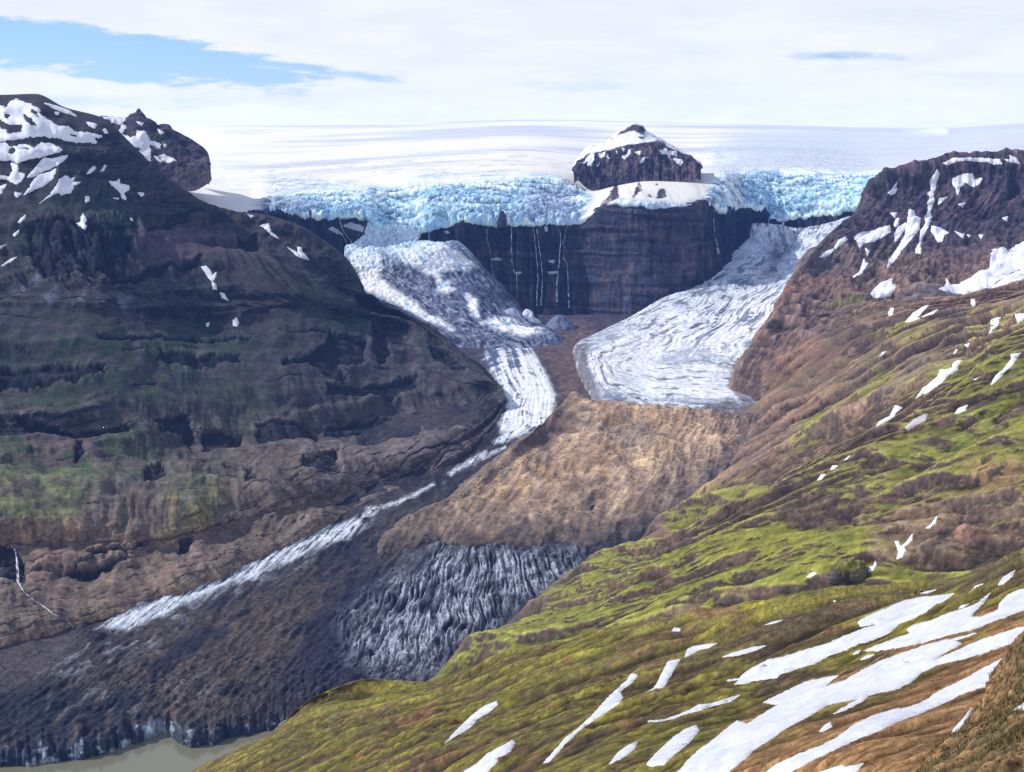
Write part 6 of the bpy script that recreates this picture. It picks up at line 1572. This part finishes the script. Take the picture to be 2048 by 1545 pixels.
# ================================================================== NEAR STONES, TUFTS, MOSSY KNOB
visg = ((FG.N * -FG.P).sum(-1) > 0) * (FG.row_t < 4.9) * (FG.row_t > .8)
n_ = fbm3(FG.P, 14, 3, .6, 71)
rock_cloud('gravel', FG, 9000, 1.5, M['near'], [al(150,115,82,1.3), al(186,150,110,1.3), al(104,86,66,1.3), al(80,70,58,1.3)], visg * (gravz_k + .8 * dkz_k + .06), 15, 'loose brown gravel stones on the near slope', lo=.4)
rock_cloud('stones', MD, 4500, 3.4, M['mound'], [al(150,120,90,1.3), al(110,92,70,1.3), al(78,70,58,1.3), al(184,150,112,1.3)], ((MD.N * -MD.P).sum(-1) > 0) * (MD.row_t < 5) * (MD.row_t > .5), 16, 'loose stones on the nearest mound', lo=.25)


def tufts(sheet, n, h, cols, mask, seed, label):
    rg = np.random.default_rng(seed)
    w = np.maximum(mask.ravel(), 0); w = w / w.sum()
    idx = rg.choice(w.size, n, p=w); B = sheet.P.reshape(-1, 3)[idx]
    nb = 7
    base = B[:, None, :] + np.concatenate([rg.normal(0, .07, (n, nb, 2)), np.zeros((n, nb, 1))], 2)
    an = rg.random((n, nb)) * 6.283; hh = h * (.5 + rg.random((n, nb)))
    lean = np.stack([np.cos(an), np.sin(an)], -1) * hh[..., None] * .55
    side = np.stack([-np.sin(an), np.cos(an), 0 * an], -1) * .018
    tip = base + np.concatenate([lean, hh[..., None]], -1)
    base = base - np.array([0, 0, .06])
    V = np.stack([base - side, base + side, tip], 2).reshape(-1, 3)
    F = np.arange(len(V)).reshape(-1, 3)
    cc = np.array(cols)[rg.integers(0, len(cols), n * nb)] * (.7 + .6 * rg.random((n * nb, 1)))
    o = link_mesh('grass', V, None, M['mound'], np.repeat(cc, 3, 0), smooth=False, tris=F)
    return tag(o, label, kind='stuff')


gm = ((MD.N * -MD.P).sum(-1) > 0) * (MD.row_t < 5.05) * (MD.row_t > .5) * sstep(-.2, .3, fbm3(MD.P, 5, 3, .6, 81))
tufts(MD, 7000, .13, [al(150,128,84,1.1), al(128,120,74,1.1), al(176,150,104,1.1), al(112,106,68,1.1)], gm, 17, 'short dry grass growing on the nearest mound')


def crag(name, sheet, u, v, w, h, colr, mosc, label, cat, seed, flat=.75):
    """rounded lump of rock with moss on its top, sunk into the slope"""
    m = (sheet.N * -sheet.P).sum(-1) > 0
    d = (sheet.PU - u) ** 2 + (sheet.PV - v) ** 2 + 1e9 * ~m
    p = sheet.P.reshape(-1, 3)[np.argmin(d)]
    k = p[1] / FOC
    nu_, nv_ = 90, 56
    th = np.linspace(0, 2*np.pi, nu_, endpoint=False)[None, :]; ph = np.linspace(-.42 * np.pi, .5 * np.pi, nv_)[:, None]
    Q = np.stack([np.cos(ph) * np.cos(th), np.cos(ph) * np.sin(th) * flat, np.sin(ph) + 0 * th], -1)
    W, H = w * k * .5, h * k * .62
    S = Q * np.array([W, W, H])
    nn = fbm3(S, W * 1.1, 3, .45, seed, ridge=True)
    S = S + Q * (W * .26 * (nn - .4))[..., None]
    lz = S[..., 2] / (H * .42) + .5 * fbm3(S, W, 2, .5, seed + 8); fl_ = lz - np.floor(lz)
    S = S + Q * np.array([1, 1, 0]) * (W * .05 * (sstep(.0, .5, fl_) - .5))[..., None]
    S[..., 2] += H * .35
    nz = Q[..., 2] + .35 * fbm3(S, W * .5, 3, .6, seed + 4)
    c = mixc(np.array(colr) * (1 + .6 * np.clip(nn - .3, -1, 1))[..., None], np.array(mosc) * (1 + .5 * (nn - .3))[..., None], sstep(.3, .6, nz)) * (1 + .3 * fbm3(S, W * .16, 3, .65, seed + 6))[..., None]
    i = np.arange(nu_ * nv_).reshape(nv_, nu_)
    q = np.stack([i[:-1], np.roll(i[:-1], -1, 1), np.roll(i[1:], -1, 1), i[1:]], -1).reshape(-1, 4)
    o = link_mesh(name, S.reshape(-1, 3), q, M['slope'], c.reshape(-1, 3)); o.location = tuple(p)
    return tag(o, label, cat)


crag('rock_knob', RW, 1692, 1160, 76, 44, al(106, 96, 86, 1.2), al(138, 134, 70, 1.3), 'mossy overhanging rock knob on the green slope, above the uppermost snowfield', 'rock', 3)
HAZE_K = 1.05e-6
HAZE_COL = (2.2, 4.6, 13.0, 1)
HAZE_TOP = 420
SKY_TINT = (.80, 1.02, 1.48)
# ================================================================== CAMERA, SUN, SKY
cam = bpy.data.cameras.new('camera'); co = bpy.data.objects.new('camera', cam); COL.objects.link(co)
cam.sensor_width = 36.0; cam.lens = 36.0 * FOC / 2048.0
cam.clip_start = .5; cam.clip_end = 80000
co.rotation_euler = (math.pi / 2 - PITCH, 0, 0)
scene.camera = co
scene.render.resolution_x, scene.render.resolution_y = 1024, 772

ELEV = math.radians(37.0)
AZ = math.radians(-80.0)             # measured from straight ahead (+Y) towards +X
sd_ = (math.sin(AZ) * math.cos(ELEV), math.cos(AZ) * math.cos(ELEV), math.sin(ELEV))
sl = bpy.data.lights.new('sun', 'SUN'); so = bpy.data.objects.new('sun', sl); COL.objects.link(so)
sl.energy = 3.6; sl.angle = math.radians(.53); sl.color = (1.0, .95, .88)
from mathutils import Vector
so.rotation_euler = Vector(sd_).to_track_quat('Z', 'Y').to_euler()
so.location = (-3000, 600, 3000)

w = bpy.data.worlds.new('World'); scene.world = w; w.use_nodes = True
nt = w.node_tree; N = nt.nodes; L = nt.links
for n in list(N): N.remove(n)
out = N.new('ShaderNodeOutputWorld'); bg = N.new('ShaderNodeBackground')
sky = N.new('ShaderNodeTexSky'); sky.sky_type = 'NISHITA'; sky.sun_disc = False
sky.sun_elevation = ELEV; sky.sun_rotation = AZ; sky.altitude = 900; sky.air_density = 1.0; sky.dust_density = .6; sky.ozone_density = 1.5
bg.inputs['Strength'].default_value = .10
tc = N.new('ShaderNodeTexCoord')


def math_(op, a, b=None, c=None, clamp=False):
    n = N.new('ShaderNodeMath'); n.operation = op; n.use_clamp = clamp
    for i, x in enumerate((a, b, c)):
        if x is None: continue
        if hasattr(x, 'links'): L.new(x, n.inputs[i])
        else: n.inputs[i].default_value = x
    return n.outputs[0]


sep = N.new('ShaderNodeSeparateXYZ'); L.new(tc.outputs['Generated'], sep.inputs[0])
X, Y, Z = sep.outputs
az = math_('ARCTAN2', X, Y)                       # radians right of straight ahead
el = math_('ARCSINE', Z)
# cloud deck: long flat streaks, so the noise is stretched along the horizon
cmb = N.new('ShaderNodeCombineXYZ'); L.new(az, cmb.inputs[0]); L.new(math_('MULTIPLY', el, 5.0), cmb.inputs[1])
nz1 = N.new('ShaderNodeTexNoise'); nz1.inputs['Scale'].default_value = 9; nz1.inputs['Detail'].default_value = 9; nz1.inputs['Roughness'].default_value = .6
nz1.inputs['Distortion'].default_value = .6
L.new(cmb.outputs[0], nz1.inputs['Vector'])
nz2 = N.new('ShaderNodeTexNoise'); nz2.inputs['Scale'].default_value = 26; nz2.inputs['Detail'].default_value = 7; nz2.inputs['Roughness'].default_value = .62
L.new(cmb.outputs[0], nz2.inputs['Vector'])
wig = math_('ADD', math_('MULTIPLY', math_('SUBTRACT', nz1.outputs['Fac'], .5), 1.0), math_('MULTIPLY', math_('SUBTRACT', nz2.outputs['Fac'], .5), 1.1))


def gap(a0, e0, wa, we, tilt=0.0, k=1.0):
    """an opening in the cloud deck centred on a bearing"""
    da = math_('SUBTRACT', az, a0)
    de = math_('ADD', math_('SUBTRACT', el, e0), math_('MULTIPLY', da, tilt))
    r = math_('ADD', math_('POWER', math_('ABSOLUTE', math_('DIVIDE', da, wa)), 2.6), math_('POWER', math_('ABSOLUTE', math_('DIVIDE', de, we)), 2.0))
    r = math_('ADD', r, math_('MULTIPLY', wig, 3.4))
    return math_('MULTIPLY', math_('SUBTRACT', 1.35, r, clamp=False), k)


def bear(u, v):
    rx, rz = ray(u, v)
    return math.atan2(rx, 1.0), math.asin(rz / math.sqrt(rx*rx + 1 + rz*rz))


holes = []
for u, v, du, dv, tilt, k in [(150, 100, 420, 46, .10, 1.5), (590, 134, 200, 10, .12, .8), (1690, 112, 120, 10, .02, .6), (1150, 172, 110, 14, 0, .28), (1980, 150, 160, 7, .05, .15), (1420, 108, 80, 8, .05, .15), (300, 205, 300, 20, 0, .3)]:
    a0, e0 = bear(u, v)
    holes.append(gap(a0, e0, du / FOC, dv / FOC, tilt, k))
h = holes[0]
for g_ in holes[1:]:
    h = math_('MAXIMUM', h, g_)
hs = N.new('ShaderNodeMapRange'); hs.interpolation_type = 'SMOOTHSTEP'; hs.inputs[1].default_value = .0; hs.inputs[2].default_value = 1.15
L.new(h, hs.inputs[0])
# overhead, out of view, the deck is thinned to dim and blue the ambient light
hi = N.new('ShaderNodeMapRange'); hi.inputs[1].default_value = .16; hi.inputs[2].default_value = .7
L.new(el, hi.inputs[0])
brk = N.new('ShaderNodeMapRange'); brk.inputs[1].default_value = .42; brk.inputs[2].default_value = .62
L.new(nz1.outputs['Fac'], brk.inputs[0])
open_ = math_('MAXIMUM', hs.outputs[0], math_('MULTIPLY', hi.outputs[0], math_('ADD', .55, math_('MULTIPLY', brk.outputs[0], .45))), clamp=True)
cloud = math_('SUBTRACT', 1.0, open_, clamp=True)
ramp = N.new('ShaderNodeValToRGB')
ramp.color_ramp.elements[0].position = .34; ramp.color_ramp.elements[0].color = (7.7, 8.2, 8.9, 1)
ramp.color_ramp.elements[1].position = .60; ramp.color_ramp.elements[1].color = (8.9, 9.2, 9.6, 1)
soft = math_('ADD', math_('MULTIPLY', nz1.outputs['Fac'], .7), math_('MULTIPLY', nz2.outputs['Fac'], .3))
L.new(soft, ramp.inputs[0])
tint = N.new('ShaderNodeVectorMath'); tint.operation = 'MULTIPLY'; tint.inputs[1].default_value = SKY_TINT
L.new(sky.outputs[0], tint.inputs[0])
mix = N.new('ShaderNodeMix'); mix.data_type = 'RGBA'
L.new(cloud, mix.inputs[0]); L.new(tint.outputs[0], mix.inputs[6]); L.new(ramp.outputs[0], mix.inputs[7])
L.new(mix.outputs[2], bg.inputs['Color'])
L.new(bg.outputs[0], out.inputs['Surface'])

# blue aerial haze in the valley air, a faint emission standing in for airlight
def haze_box():
    x0, x1, y0, y1, z0, z1 = -12000, 12000, -1500, 19000, -1500, HAZE_TOP
    V = np.array([(x, y, z) for x in (x0, x1) for y in (y0, y1) for z in (z0, z1)], float)
    q = [(0,1,3,2),(4,6,7,5),(0,4,5,1),(2,3,7,6),(0,2,6,4),(1,5,7,3)]
    m = bpy.data.materials.new('air_haze'); m.use_nodes = True
    t = m.node_tree; t.nodes.clear()
    o = t.nodes.new('ShaderNodeOutputMaterial'); e = t.nodes.new('ShaderNodeEmission')
    e.inputs['Color'].default_value = HAZE_COL; e.inputs['Strength'].default_value = HAZE_K
    t.links.new(e.outputs[0], o.inputs['Volume'])
    ob = link_mesh('haze', V, q, m, smooth=False)
    tag(ob, kind='structure')


if HAZE_K > 0: haze_box()

scene.render.engine = 'CYCLES'
cy = scene.cycles
cy.use_denoising = False; cy.denoiser = 'OPENIMAGEDENOISE'; cy.denoising_input_passes = 'RGB_ALBEDO_NORMAL'; cy.denoising_prefilter = 'ACCURATE'
cy.max_bounces = 4; cy.diffuse_bounces = 2; cy.glossy_bounces = 2; cy.volume_bounces = 0; cy.transparent_max_bounces = 8
cy.use_adaptive_sampling = False
cy.sample_clamp_indirect = 4
scene.view_settings.view_transform = 'Standard'; scene.view_settings.look = 'None'
scene.view_settings.exposure = 0; scene.view_settings.gamma = 1
print('SCRIPT SECONDS', round(time.time() - T0, 1))
